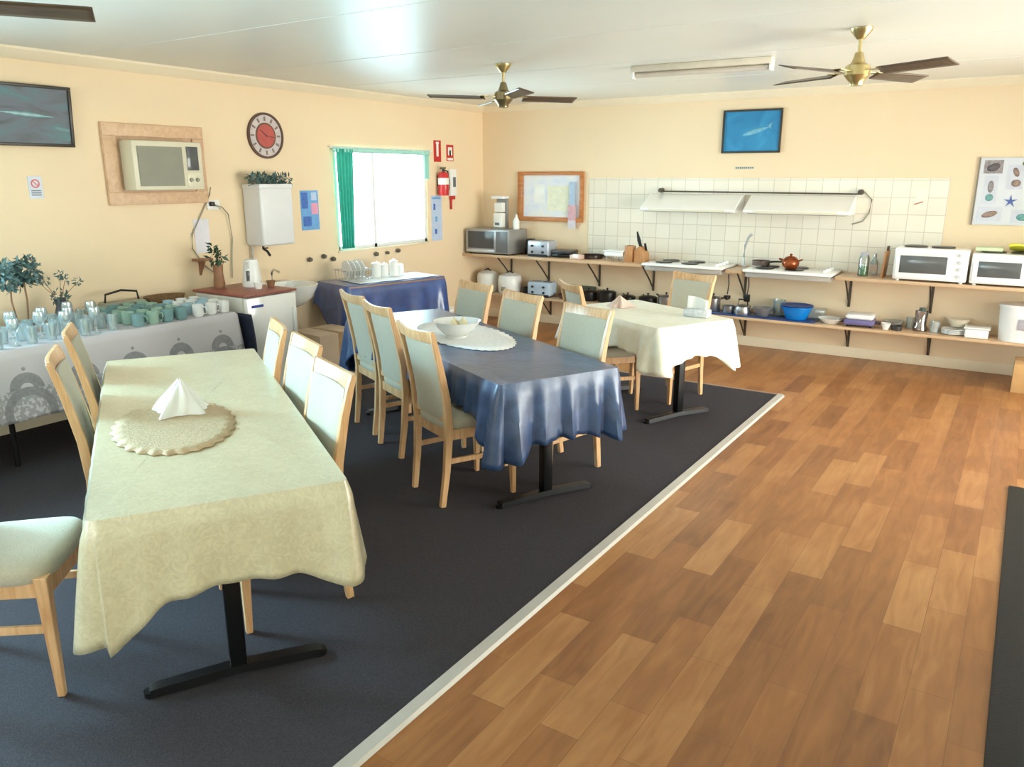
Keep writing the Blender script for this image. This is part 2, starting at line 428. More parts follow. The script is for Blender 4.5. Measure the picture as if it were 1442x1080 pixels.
def drape(name, label, m, cx, cy, L, Wd, ang, Z, ends, seed=1, amp=.015, wl=.2, flare=.05, cat='tablecloth', thick=.0025):
    """ends: dict near, far, left, right drops; cnl, cnr corner drops (near-left/right); cfl, cfr"""
    rnd = random.Random(seed); R = .02
    hl, hw = L/2+.012, Wd/2+.012
    ph = [rnd.uniform(0, 6.28) for _ in range(6)]
    per = []
    # walk around: near end (x=+hl) from y=-hw to +hw, etc.  local +x = near, +y = right side seen from near? handled by caller
    def side(p0, p1, n, key, ca, cb):
        Ls = (Vector(p1)-Vector(p0)).length; k = max(6, int(Ls/.02))
        for i in range(k):
            u = i/k; p = Vector(p0).lerp(Vector(p1), u)
            per.append((p, Vector(n), ends[key], u*Ls, (1-u)*Ls, ends[ca], ends[cb]))
    def arc(c, a0, key):
        for i in range(10):
            a = a0+PI/2*i/10
            n = Vector((math.cos(a), math.sin(a)))
            per.append((Vector(c)+n*R, n, ends[key], 0, 0, ends[key], ends[key]))
    side((hl, -hw+R), (hl, hw-R), (1, 0), 'near', 'cnl', 'cnr'); arc((hl-R, hw-R), 0, 'cnr')
    side((hl-R, hw), (-hl+R, hw), (0, 1), 'right', 'cnr', 'cfr'); arc((-hl+R, hw-R), PI/2, 'cfr')
    side((-hl, hw-R), (-hl, -hw+R), (-1, 0), 'far', 'cfr', 'cfl'); arc((-hl+R, -hw+R), PI, 'cfl')
    side((-hl+R, -hw), (hl-R, -hw), (0, -1), 'left', 'cfl', 'cnl'); arc((hl-R, -hw+R), 1.5*PI, 'cnl')
    n = len(per); rows = 14; s = 0; verts = []; prev = per[0][0]
    bm = M()
    for p, nn, D, da, db, Da, Db in per:
        s += (p-prev).length + (.006 if da == db == 0 else 0); prev = p
        ea, eb = math.exp(-(da/.13)**2), math.exp(-(db/.13)**2)
        drop = D+(Da-D)*ea+(Db-D)*eb if not (da == db == 0) else D
        cw = max(ea, eb)
        w = math.sin(2*PI*s/wl+ph[0])*.6+math.sin(2*PI*s/(wl*.57)+ph[1])*.4
        for j in range(rows):
            t = j/(rows-1)
            out = .012*math.sin(min(1, t*5)*PI/2)+t*flare*(.35+.65*cw)+amp*w*t*(1-.3*cw)+amp*1.6*cw*math.sin(s*42+ph[2])*t
            dz = drop*(t-.02*math.sin(t*PI))*(1+.03*w)
            verts.append((p.x+nn.x*max(out, .006*min(1, t*8)), p.y+nn.y*max(out, .006*min(1, t*8)), Z-dz-(.004 if j else 0)))
    fs = [[i*rows+j, ((i+1) % n)*rows+j, ((i+1) % n)*rows+j+1, i*rows+j+1] for i in range(n) for j in range(rows-1)]
    vs = bm.add(verts, fs)
    # top sheet: concentric rings towards the centre
    ring = [vs[i*rows] for i in range(n)]
    for q in (.93, .6, .2):
        new = [bm.b.verts.new((per[i][0].x*(q if q < .9 else 1-.02/hl*2), per[i][0].y*(q if q < .9 else 1-.02/hw*2), Z+.0015*math.sin(i*.3+q*9))) for i in range(n)]
        for i in range(n): bm.b.faces.new([ring[i], ring[(i+1) % n], new[(i+1) % n], new[i]])
        ring = new
    bm.b.faces.new(ring)
    o = bm.build(name, m, loc=(cx, cy, 0), rz=ang, solid=thick)
    return tag(o, label, cat)

d2 = math.radians
# local +x = near end => angle of near direction
T1 = dict(c=(2.68, -6.03), L=2.27, W=.75, a=d2(-31.8))
T2 = dict(c=(2.765, -4.185), L=2.21, W=.71, a=d2(-26.5))
T3 = dict(c=(3.34, -2.66), L=1.05, W=.68, a=d2(-26))
t_table('dining_table', 'long table under the cream cloth nearest the camera, on black T legs', *T1['c'], T1['L'], T1['W'], T1['a'])
t_table('dining_table', 'long table under the slate blue cloth in the middle of the carpet, black T legs', *T2['c'], T2['L'], T2['W'], T2['a'])
t_table('dining_table', 'short table under the ivory cloth near the kitchen shelves, black T legs', *T3['c'], T3['L'], T3['W'], T3['a'])
drape('tablecloth', 'cream damask tablecloth hanging over the long table nearest the camera', cream_cloth, *T1['c'], T1['L'], T1['W'], T1['a'], .72,
      dict(near=.27, far=.2, left=.18, right=.18, cnl=.40, cnr=.34, cfl=.3, cfr=.3), 3, .010, .24, .05)
drape('tablecloth', 'slate blue pleated tablecloth on the middle table', blue_cloth, *T2['c'], T2['L'], T2['W'], T2['a'], .72,
      dict(near=.32, far=.3, left=.19, right=.18, cnl=.41, cnr=.37, cfl=.42, cfr=.3), 5, .026, .15, .045)
drape('tablecloth', 'ivory tablecloth on the short table beside the kitchen shelves', white_cloth, *T3['c'], T3['L'], T3['W'], T3['a'], .72,
      dict(near=.22, far=.2, left=.19, right=.18, cnl=.31, cnr=.35, cfl=.25, cfr=.25), 8, .016, .2, .07)

# ------------------------------------------------------------------ chairs
def rect(w, d): return [(-w/2, -d/2), (w/2, -d/2), (w/2, d/2), (-w/2, d/2)]
def make_chair():
    t = thing('dining_chair', 'beech chair', 'chair')
    for sx in (-1, 1):
        pts = [(sx*.165, -.225, 0), (sx*.172, -.20, .2), (sx*.178, -.185, .42), (sx*.183, -.20, .6), (sx*.186, -.235, .78), (sx*.189, -.262, .89), (sx*.198, -.278, .95)]
        m = M(); m.sweep(pts, [rect(.026, .03), rect(.028, .036), rect(.03, .042), rect(.028, .038), rect(.026, .032), rect(.024, .028), rect(.02, .022)], up=Vector((0, 1, 0)))
        m.build('rear_leg', beech, t, bevel=.003)
        m = M(); m.sweep([(sx*.198, .2, 0), (sx*.195, .197, .2), (sx*.19, .193, .44)], [rect(.024, .024), rect(.032, .032), rect(.042, .042)], up=Vector((0, 1, 0)))
        m.build('front_leg', beech, t, bevel=.003)
        m = M(); m.sweep([(sx*.172, -.19, .25), (sx*.193, .19, .25)], rect(.016, .028))
        m.build('stretcher', beech, t, bevel=.002)
    m = M()   # seat rails
    for sx in (-1, 1): m.sweep([(sx*.176, -.17, .395), (sx*.19, .18, .395)], rect(.02, .055))
    m.sweep([(-.18, .2, .395), (.18, .2, .395)], rect(.02, .055)); m.sweep([(-.16, -.185, .395), (.16, -.185, .395)], rect(.02, .055))
    m.build('seat_rail', beech, t, bevel=.002)
    m = M()   # seat cushion : trapezoid, domed
    def sf(u, v):
        # u around, v from bottom rim over to the centre
        a = 2*PI*u; c, s_ = math.cos(a), math.sin(a); e = .42
        x = abs(c)**e*(1 if c > 0 else -1); y = abs(s_)**e*(1 if s_ > 0 else -1)
        hw = .205+.02*y
        prof = [(.94, .415), (.985, .425), (1.0, .445), (.985, .465), (.93, .48), (.75, .49), (.45, .494), (.0, .496)]
        k = v*(len(prof)-1); i = min(int(k), len(prof)-2); f = k-i
        r = prof[i][0]*(1-f)+prof[i+1][0]*f; z = prof[i][1]*(1-f)+prof[i+1][1]*f
        return (x*hw*r, .008+y*.212*r, z)
    m.grid(sf, 44, 15, closed=True); m.build('seat', sage, t)
    # back panel (padded) between posts
    m = M()
    def bp(side):
        def f(u, v):
            z = .47+v*.425; x = (u-.5)*2*(.168+.012*v)
            yc = -.188-.062*max(0, (v-.15)/.85)**1.3-.014*math.cos((u-.5)*PI)
            puff = .013*(1-(2*u-1)**6)*(1-(2*v-1)**8)
            return (x, yc+side*(.004+puff), z)
        return f
    m.grid(bp(1), 15, 13); m.grid(bp(-1), 15, 13)
    for v in (0, 1):
        m.grid(lambda u, w, v=v: tuple(Vector(bp(-1)(u, v)).lerp(Vector(bp(1)(u, v)), w)), 15, 2)
    for u_ in (0, 1):
        m.grid(lambda v, w, u_=u_: tuple(Vector(bp(-1)(u_, v)).lerp(Vector(bp(1)(u_, v)), w)), 13, 2)
    m.build('backrest', sage, t)
    m = M()   # crest rail, bowed backwards
    def cr(u, w):
        x = (u-.5)*2*.212; bow = -.022*math.cos((u-.5)*PI)
        zt = .955-.012*math.cos((u-.5)*PI)*1.0; zb = .888
        th = .011
        ring = [(-th, zb), (-th, (zb+zt)/2), (-th*.8, zt), (th*.8, zt), (th, (zb+zt)/2), (th, zb)]
        y, z = ring[int(round(w*5))]
        wid = .188+.014*((z-zb)/.065)**2
        return ((u-.5)*2*wid, -.260-.018*(z-zb)/.065+bow+y, z)
    m.grid(cr, 17, 6)
    m.grid(lambda u, w: cr(u, w if w in (0, 1) else w), 17, 2)
    for u_ in (0, 1): m.add([cr(u_, k/5) for k in range(6)], [list(range(6))])
    m.build('crest_rail', beech, t, bevel=.002)
    m = M(); m.sweep([(-.165, -.19, .478), (.165, -.19, .478)], rect(.02, .03)); m.build('lower_back_rail', beech, t)
    return t
chair0 = make_chair()
CH = [  # cx, cy, facing deg, label
 (2.33, -6.13, 58, 'beech chair with sage back, far one of the two backs on the window side of the cream table'),
 (1.82, -5.79, 58, 'x'),
 (2.85, -6.95, 42, 'beech chair pulled out at the near left corner of the cream table'),
 (3.25, -6.11, 247, 'beech chair nearest the camera on the right side of the cream table'),
 (2.74, -5.79, 245, 'middle beech chair on the right side of the cream table'),
 (2.28, -5.57, 238, 'farthest beech chair on the right side of the cream table, beside the white cabinet'),
 (3.19, -4.76, 66, 'nearest beech chair on the left side of the blue table, whole seat in view'),
 (2.52, -4.31, 65, 'middle beech chair on the left side of the blue table'),
 (2.07, -4.06, 65, 'farthest beech chair on the left side of the blue table, before the royal blue cloth'),
 (3.44, -4.21, 252, 'beech chair nearest the ivory cloth on the right side of the blue table'),
 (2.81, -3.95, 250, 'middle beech chair on the right side of the blue table, below the toaster'),
 (2.24, -3.69, 250, 'farthest beech chair on the right side of the blue table, below the grey microwave'),
 (3.09, -2.85, 50, 'beech chair on the left side of the ivory covered table'),
 (3.39, -2.30, 252, 'beech chair on the far side of the ivory covered table, back to the cooktop'),
]
CH[0] = CH[0][:3] + ('nearer upright beech chair on the left side of the cream table',)
CH[1] = CH[1][:3] + ('farther upright beech chair left of the cream table, against the lace buffet',)
for i, (x, y, a, lb) in enumerate(CH):
    c = chair0 if i == 0 else copy_tree(chair0)
    c.location = (x, y, .008); c.rotation_euler = (0, 0, d2(a-90)); c['label'] = lb; c['group'] = 'beech dining chairs'

# ------------------------------------------------------------------ things on the dining tables
def loc_on(T, x, y, z=.7235):
    c, s = math.cos(T['a']), math.sin(T['a'])
    return (T['c'][0]+x*c-y*s, T['c'][1]+x*s+y*c, z)
m = M()
m.grid(lambda u, v: ((.38+.008*math.sin(u*2*PI*28))*v*math.cos(2*PI*u), (.23+.008*math.sin(u*2*PI*28))*v*math.sin(2*PI*u), .001), 168, 6, closed=True)
tag(m.build('placemat', straw, loc=(2.85, -6.26, .7245), rz=T1['a'], solid=.003), 'oval straw coloured placemat with a scalloped edge on the cream table', 'placemat')
def crumple(name, label, loc, r, h, mt, seed, peak=1.0, cat='napkin'):
    rnd = random.Random(seed); m = M(); ph = [rnd.uniform(0, 6) for _ in range(5)]
    def f(u, v):
        a = 2*PI*u; fold = 1+.16*math.sin(a*5+ph[0]+v*2)+.1*math.sin(a*9+ph[1]-v*3)
        rr = r*(1-v)**.9*fold+.004
        sq = 1/max(abs(math.cos(a+.4)), abs(math.sin(a+.4)))**.6
        return (rr*sq*math.cos(a), rr*sq*math.sin(a), h*v**peak*(1+.05*math.sin(a*3+ph[2]))+.001)
    m.grid(f, 72, 18, closed=True)
    return tag(m.build(name, mt, loc=loc), label, cat)
crumple('napkin', 'white cloth napkin folded to a peak on the straw placemat', (2.70, -6.12, .729), .095, .135, paper, 4)
m = M()
m.grid(lambda u, v: ((.52+.006*math.sin(u*2*PI*40))*v*math.cos(2*PI*u), (.25+.006*math.sin(u*2*PI*40))*v*math.sin(2*PI*u), .001), 200, 6, closed=True)
tag(m.build('doily', mat('white_lace_doily', (246, 244, 242), .8, var=.06, scale=50, bump=.4, bscale=90), loc=(2.72, -4.10, .7245), rz=T2['a']-.05, solid=.003), 'oval white lace runner on the blue table under the bowl', 'doily')
b = thing('fruit_bowl', 'wide white china bowl standing on the lace runner of the blue table', 'bowl', (2.73, -4.19, .7285))
M().lathe([(.0, 0), (.06, 0), (.062, .012), (.09, .03), (.125, .065), (.145, .1), (.15, .104), (.143, .1), (.118, .066), (.085, .036), (.0, .024)], n=40).build('bowl', china, b)
bulb = mat('pale_cream_bulb', (228, 214, 176), .6, var=.1)
for i, (px, py, r) in enumerate(((-.03, .01, .034), (.035, .02, .03), (.0, -.04, .032), (.01, .05, .028))):
    o = M().lathe([(0, 0), (r*.6, r*.12), (r, r*.7), (r*.8, r*1.3), (r*.3, r*1.75), (.004, r*2.2)], n=14).build('garlic_bulb', bulb, loc=(2.73+px, -4.19+py, .7285+.048+.012*(i % 2)))
    tag(o, 'small pale bulb lying in the white bowl on the blue table', 'garlic', 'pale bulbs in the white bowl')
crumple('napkin', 'pinkish crumpled napkin at the far end of the ivory covered table', (3.06, -2.52, .7235), .085, .085, mat('pink_beige_napkin', (222, 196, 184), .8), 6, 1.2)
b = thing('napkin_holder', 'white patterned napkin holder with a standing napkin near the front of the ivory covered table', 'napkin holder', loc_on(T3, .33, .2), T3['a']+.5)
Bx(-.09, .09, -.055, .055, 0, .055, bv=.012).build('box', mat('grey_floral_box', (204, 206, 208), .5, var=.2, scale=40), b)
m = M(); m.grid(lambda u, v: ((u-.5)*.15, .02*math.sin(u*5)+.012*v, .05+.095*v*(1-.25*u)), 12, 8); m.build('napkin', paper, b, solid=.012)

# ------------------------------------------------------------------ buffet along the left wall
b = thing('buffet_table', 'long buffet table against the left wall under the grey lace cloth', 'table', (.42, -5.95, .008))
Bx(-.38, .38, -1.6, 1.6, .69, .715, bv=.003).build('tabletop', wood('table_laminate', (0,)*3, (0,)*3), b, loc=(0, 0, -.008))
for sx in (-.3, .3):
    for sy in (-1.45, 0, 1.45): M().cyl((sx, sy, 0), (sx, sy, .68), .016).build('leg', black_metal, b)
# lace cloth: world-aligned so that local x = -y side; draw directly
def buffet_cloth():
    m = M(); x0, x1, y0, y1, Z = .03, .815, -7.6, -4.36, .73
    def f(u, v):   # v across: wall edge -> front edge -> down
        y = y0+(y1-y0)*u
        if v < .35: return (x0+(x1-x0)*v/.35, y, Z+.001*math.sin(y*20))
        t = (v-.35)/.65
        w = math.sin(y*17)*.5+math.sin(y*29+1)*.5
        return (x1+.012+.05*t+.012*w*t, y, Z-.01-.40*t+.008*w*t)
    m.grid(f, 170, 30)
    def g(u, v):   # end skirt at y1
        x = x0+(x1+.012-x0)*u
        return (x+.04*v*u, y1+.03*v+.008*math.sin(x*30)*v, Z-.005-.39*v)
    m.grid(g, 30, 14)
    return tag(m.build('tablecloth', lacem, solid=.002), 'grey and white lace tablecloth with round motifs on the buffet along the left wall', 'tablecloth')
buffet_cloth()
m = M()
m.grid(lambda u, v: (.62+.29*u+.03*math.sin(v*3)*u, -4.312+.012*u+.004*math.sin(u*20)*v, .715-.5*v*(1-.0*u)), 16, 14)
tag(m.build('table_runner', navy_cloth, solid=.004), 'navy under cloth hanging at the far end of the lace covered buffet', 'cloth')

ZB = .733
def wineglass():
    t = M().lathe([(0, .0), (.03, .0), (.028, .004), (.006, .01), (.004, .02), (.004, .07), (.02, .085), (.032, .11), (.034, .135), (.029, .165), (.027, .165), (.031, .135), (.029, .112), (.0, .09)], n=18)
    return t.build('wine_glass', drinkglass)
def tumbler():
    return M().lathe([(0, 0), (.027, 0), (.034, .1), (.0325, .1), (.026, .008), (0, .008)], n=18).build('tumbler', drinkglass)
wg, tb = wineglass(), tumbler(); uw = ut = False
rnd = random.Random(11)
for i in range(13):
    for j in range(5):
        x = .22+.125*j+rnd.uniform(-.015, .015); y = -6.45+.1*i+rnd.uniform(-.012, .012)
        if j == 0 and i in (7, 8, 9, 10, 11, 12) or j == 1 and i in (7, 8, 9): continue
        st = (i*3+j*2) % 5 < 2
        src = wg if st else tb
        if st: o = src if not uw else src.copy(); uw_new = True
        else: o = src if not ut else src.copy()
        if (st and uw) or (not st and ut): COL.objects.link(o)
        if st: uw = True
        else: ut = True
        o.location = (x, y, ZB)
        tag(o, 'clear stemmed glass in the crowd of glasses on the lace covered buffet' if st else 'clear straight tumbler in the crowd of glasses on the lace covered buffet', 'glass',
            'stemmed glasses on the buffet' if st else 'tumblers on the buffet')

def mug(mt, r=.04, h=.085, name='mug'):
    t = thing(name, 'x', 'mug')
    M().lathe([(0, 0), (r*.8, 0), (r, h*.15), (r, h), (r-.004, h), (r-.004, h*.2), (0, h*.12)], n=22).build('cup_body', mt, t)
    M().tube([(r-.003, 0, h*.8), (r+.02, 0, h*.78), (r+.027, 0, h*.5), (r+.018, 0, h*.25), (r-.003, 0, h*.2)], .005).build('handle', mt, t)
    return t
protos = {k: mug(v) for k, v in dict(g=greencup, t=tealcup, w=china, b=paleblue).items()}; used = set()
LB = dict(g='sage green mug among the crockery in the middle of the buffet', t='teal grey mug among the crockery in the middle of the buffet',
          w='white mug at the far end of the buffet near the white cabinet', b='pale blue mug at the far end of the buffet near the white cabinet')
rows = ['gtggt', 'tgtgg', 'gttgt', 'ggtgt', 'wbwbw', 'bwwbw', 'wwbww']
for i, row in enumerate(rows):
    for j, k in enumerate(row):
        if i >= 4 and j == 0: continue
        o = protos[k] if k not in used else copy_tree(protos[k]); used.add(k)
        o.location = (.27+.115*j, -5.08+.108*i+(.03 if i >= 4 else 0), ZB); o.rotation_euler = (0, 0, .5+.7*((i*5+j*3) % 4))
        tag(o, LB[k], 'mug', {'g': 'green mugs', 't': 'teal mugs', 'w': 'white mugs', 'b': 'pale blue mugs'}[k]+' on the buffet')
# cutlery caddy with dark handle
b = thing('cutlery_caddy', 'dark handled cutlery caddy standing behind the mugs on the buffet', 'caddy', (.16, -4.84, ZB))
Bx(-.06, .06, -.15, .15, 0, .09, bv=.006).build('caddy_box', grey_plastic, b)
M().tube([(0, -.13, .09), (0, -.12, .15), (0, 0, .17), (0, .12, .15), (0, .13, .09)], .008).build('handle', black_plastic, b)
b = M(); b.lathe([(0, 0), (.08, 0), (.11, .09), (.105, .09), (.077, .008), (0, .008)], n=28, sy=1.5)
tag(b.build('basket', mat('brown_wicker', (128, 96, 62), .8, var=.3, scale=70, bump=.8, bscale=120), loc=(.16, -4.5, ZB)), 'brown wicker basket at the far end of the buffet against the wall', 'basket')

def leafball(m, c, r, n, size, rnd, sq=1):
    for _ in range(n):
        d = Vector((rnd.gauss(0, 1), rnd.gauss(0, 1), rnd.gauss(0, 1)*sq)).normalized()*r*rnd.uniform(.45, 1)
        p = Vector(c)+Vector((d.x, d.y, d.z)); a = d.normalized(); q = a.orthogonal().normalized()
        q.rotate(Matrix.Rotation(rnd.uniform(0, 6.28), 3, a)); L = size*rnd.uniform(.6, 1.2)
        t = (a*.6+q).normalized(); s_ = t.cross(a).normalized()
        m.add([p, p+t*L*.5+s_*L*.2, p+t*L, p+t*L*.5-s_*L*.2+a*L*.08], [[0, 1, 2], [0, 2, 3]])
b = thing('topiary_plant', 'pair of silvery topiary sprays in a grey pot at the left of the buffet', 'plant', (.3, -5.6, ZB))
M().lathe([(0, 0), (.05, 0), (.075, .06), (.07, .065), (.0, .06)], n=20).build('pot', grey_plastic, b)
M().tube([(-.0, -.03, .05), (-.01, -.045, .2), (0, -.04, .36)], .006).build('stem', brownm, b)
M().tube([(0, .03, .05), (.0, .045, .2), (.01, .035, .36)], .006).build('stem', brownm, b)
m = M(); leafball(m, (0, -.055, .37), .1, 340, .05, rnd); leafball(m, (0, .055, .38), .09, 320, .05, rnd); m.build('foliage', greyleaf, b)
b = thing('flower_vase', 'small dark vase with wispy dried flowers among the glasses on the buffet', 'vase', (.2, -5.3, ZB))
M().lathe([(0, 0), (.035, 0), (.05, .05), (.028, .12), (.04, .17), (.035, .17), (.022, .12), (0, .1)], n=20).build('vase', mat('grey_pewter', (96, 98, 104), .35, .5), b)
m = M()
for a, l, tl in ((0, .15, .1), (1.3, .12, .12), (2.4, .16, .08), (3.6, .12, .13), (5, .14, .1)):
    m.tube([(0, 0, .12), (tl*.4*math.cos(a), tl*.4*math.sin(a), .2), (tl*math.cos(a), tl*math.sin(a), .15+l)], .002, 5)
m.build('stem', brownm, b)
m = M()
for a, l, tl in ((0, .15, .1), (1.3, .12, .12), (2.4, .16, .08), (3.6, .12, .13), (5, .14, .1)): leafball(m, (tl*math.cos(a), tl*math.sin(a), .16+l), .025, 26, .03, rnd)
leafball(m, (0, 0, .18), .05, 60, .04, rnd); m.build('flower', greyleaf, b)

# ------------------------------------------------------------------ white cabinet with kettle
b = thing('bar_fridge', 'white bar fridge with a reddish brown top beside the buffet', 'fridge', (.53, -4.03, .008))
Bx(-.31, .25, -.24, .24, .03, .815, bv=.01).build('body', mat('fridge_side_enamel', (220, 216, 206), .35, var=.01), b)
d = Bx(.253, .30, -.24, .24, .05, .812, bv=.012).build('door', white_enamel, b)
Bx(.30, .303, -.2, -.09, .735, .755).build('badge', mat('blue_badge', (52, 76, 160), .4), d)
Bx(.302, .318, .19, .21, .5, .7, bv=.004).build('handle', white_plastic, d)
Bx(-.33, .3, -.25, .25, .82, .838, bv=.004).build('top_board', wood('red_brown_board', (136, 72, 60), (160, 92, 76), .4, 'Y', 6), b)
for sx in (-.25, .2):
    for sy in (-.19, .19): M().cyl((sx, sy, 0), (sx, sy, .03), .02).build('foot', black_plastic, b)
ZF = .847
b = thing('kettle', 'white electric kettle with dark water gauge on the white bar fridge', 'kettle', (.45, -3.9, ZF), -1.1)
M().lathe([(0, 0), (.075, 0), (.078, .02), (.066, .12), (.055, .2), (.045, .215), (.0, .22)], n=28).build('kettle_body', white_plastic, b)
M().tube([(-.045, 0, .2), (-.095, 0, .205), (-.11, 0, .14), (-.085, 0, .06), (-.07, 0, .05)], .011).build('handle', white_plastic, b)
M().prism([(.04, .2), (.085, .195), (.06, .15)], 'y', -.015, .015).build('spout', white_plastic, b)
Bx(.055, .074, -.014, .014, .03, .13, bv=.004).build('water_gauge', dark_glass, b)
b = thing('potted_plant', 'dark leafed plant in a tall brown vase against the wall on the white bar fridge', 'plant', (.3, -4.1, ZF))
M().lathe([(0, 0), (.04, 0), (.045, .03), (.036, .12), (.04, .18), (.035, .18), (.03, .12), (0, .1)], n=22).build('vase', brownm, b)
M().tube([(0, 0, .12), (0, .005, .2), (.01, .0, .27)], .004).build('stem', greenleaf, b)
m = M(); leafball(m, (0, 0, .25), .06, 60, .06, rnd); leafball(m, (-.0, -.03, .32), .03, 16, .045, rnd); m.build('foliage', greenleaf, b)
for x, y, mt, lb in ((.62, -3.98, china, 'small white cup at the front of the white bar fridge top'), (.6, -3.84, brownm, 'small brown cup beside the kettle on the bar fridge')):
    tag(M().lathe([(0, 0), (.025, 0), (.036, .05), (.033, .05), (.022, .006), (0, .006)], n=20).build('cup', mt, loc=(x, y, ZF)), lb, 'cup')

# ------------------------------------------------------------------ basin, box, blue side table
b = thing('wash_basin', 'white wall basin between the bar fridge and the blue side table', 'basin', (.02, -3.38, .0))
m = M()
m.lathe([(.05, .6), (.09, .62), (.17, .68), (.215, .77), (.225, .8), (.205, .8), (.16, .73), (.06, .69), (0, .69)], c=(.3, 0, 0), n=32, sx=1.1, sy=.9)
m.box(.0, .12, -.19, .19, .68, .8, bv=.01); m.build('bowl', china, b)
M().lathe([(.05, 0), (.06, .0), (.05, .3), (.07, .62)], c=(.2, 0, .0), n=20).build('pedestal', china, b)
M().tube([(.05, 0, .8), (.05, 0, .88), (.08, 0, .91), (.15, 0, .89)], .01).build('tap', chrome, b)
b = thing('cardboard_box', 'beige cardboard box on the floor in front of the blue side table', 'box', (.62, -3.3, .008), -.1)
Bx(-.2, .2, -.22, .22, 0, .4, bv=.004).build('carton', beigecard, b)
Bx(-.201, .201, -.025, .025, .2, .402).build('packing_tape', mat('tan_tape', (176, 140, 100), .4), b)
A4 = d2(76.4)
C4 = (.455, -2.36)
b = thing('side_table', 'table under the royal blue cloth below the window', 'table', (*C4, .008), A4)
Bx(-.55, .55, -.27, .27, .7, .73, bv=.003).build('tabletop', MATS['table_laminate'], b)
for sx in (-.48, .48):
    for sy in (-.2, .2): M().cyl((sx, sy, 0), (sx, sy, .7), .018).build('leg', black_metal, b)
drape('tablecloth', 'royal blue satin tablecloth on the side table below the window', royal_cloth, *C4, 1.1, .5, A4, .745,
      dict(near=.36, far=.4, left=.36, right=.1, cnl=.42, cnr=.2, cfl=.45, cfr=.2), 12, .006, .4, .04)
ZS = .7555
def on4(x, y, z=ZS): c, s = math.cos(A4), math.sin(A4); return (C4[0]+x*c-y*s, C4[1]+x*s+y*c, z)
b = thing('dish_rack', 'chrome dish rack at the left end of the royal blue side table', 'rack', on4(-.3, .04), A4)
m = M()
for q in range(9): m.tube([(-.13+.032*q, -.1, .01), (-.13+.032*q, -.11, .1)], .003, 5); m.tube([(-.13+.032*q, .1, .01), (-.13+.032*q, .11, .1)], .003, 5); m.tube([(-.13+.032*q, -.1, .01), (-.13+.032*q, .1, .01)], .003, 5)
for z, w in ((.01, .1), (.1, .11)): m.tube([(-.15, -w, z), (.15, -w, z), (.15, w, z), (-.15, w, z), (-.15, -w, z)], .004, 5)
m.build('wire_frame', chrome, b)
for q in range(4):
    mt = china
    tag(M().cyl((0, 0, -.004), (0, 0, .004), .085, .08, 28).build('plate', mt, loc=on4(-.37+.05*q, .04, ZS+.105)), 'white plate standing in the chrome dish rack', 'plate', 'plates in the dish rack').rotation_euler = (0, PI/2-.15, A4)
CAN = ((-.03, .06, .045, .15, 'tall white canister beside the dish rack on the royal blue table'), (.07, .07, .04, .13, 'second white canister on the royal blue table'),
       (.17, .05, .045, .16, 'tallest white jug shaped canister in the middle of the royal blue table'), (.27, .08, .035, .11, 'small white canister on the royal blue table, nearest the window corner'))
for x, y, r, h, lb in CAN:
    b = thing('canister', lb, 'canister', on4(x, y))
    M().lathe([(0, 0), (r, 0), (r*1.02, .01), (r, h*.85), (r*.9, h*.88), (0, h*.88)], n=24).build('body', china, b)
    M().lathe([(r*.95, h*.88), (r*.98, h*.9), (r*.7, h*.96), (.01, h*.98), (.012, h*1.03), (0, h*1.05)], n=24).build('lid', china, b)
m = M(); m.grid(lambda u, v: (-.4+.93*u, -.225+.4*v, .0015+.001*math.sin(u*30)), 50, 12)
tag(m.build('table_runner', mat('white_cotton_runner', (240, 244, 246), .5, coat=.3), loc=on4(0, 0, .7505), rz=A4, solid=.002), 'white cloth runner spread on top of the royal blue tablecloth', 'table runner')
b = thing('storage_tub', 'pale blue white plastic tub on the floor right of the royal blue table', 'tub', (.22, -1.2, 0), .1)
M().prism([(-.17, 0), (.17, 0), (.2, .25), (-.2, .25)], 'y', -.14, .14).build('tub', mat('pale_blue_white_plastic', (208, 220, 236), .4, var=.06), b, bevel=.01)
Bx(-.21, .21, -.16, .16, .25, .28, bv=.008).build('lid', white_plastic, b)

# ------------------------------------------------------------------ left wall fittings
b = thing('framed_painting', 'large grey blue seascape painting in a dark frame on the left wall', 'painting', (.012, -5.42, 1.9))
b.rotation_euler = (0, d2(5), 0)
m = M(); w, h = .46, .39
for a in ((0, .025, -w, w, 0, .02), (0, .025, -w, w, h-.02, h), (0, .025, -w, -w+.02, .0205, h-.0205), (0, .025, w-.02, w, .0205, h-.0205)): m.box(*a, bv=.003)
m.build('frame', darkframe, b)
def art_mat(name, stops, scale=3, dist=1.5, sc=(1, 1, 1)):
    m, nt, bb = newmat(name); L = nt.links.new
    tc = N(nt, 'ShaderNodeTexCoord'); mp = N(nt, 'ShaderNodeMapping'); mp.inputs['Scale'].default_value = sc
    L(tc.outputs['Object'], mp.inputs['Vector']); no = N(nt, 'ShaderNodeTexNoise', Scale=scale, Detail=4.0, Distortion=dist)
    L(mp.outputs['Vector'], no.inputs['Vector']); r = N(nt, 'ShaderNodeValToRGB'); e = r.color_ramp.elements
    e[0].position, e[1].position = stops[0][0], stops[-1][0]; e[0].color, e[1].color = lin(stops[0][1]), lin(stops[-1][1])
    for p, c in stops[1:-1]: e.new(p).color = lin(c)
    L(no.outputs['Fac'], r.inputs['Fac']); L(r.outputs['Color'], bb.inputs['Base Color']); bb.inputs['Roughness'].default_value = .6
    return m
Bx(.004, .012, -w+.015, w-.015, .015, h-.015).build('canvas', art_mat('seascape', [(.3, (84, 92, 92)), (.5, (108, 112, 122)), (.64, (94, 126, 130)), (.75, (120, 150, 154))], 3, 1, (1, 1, 3.5)), b)
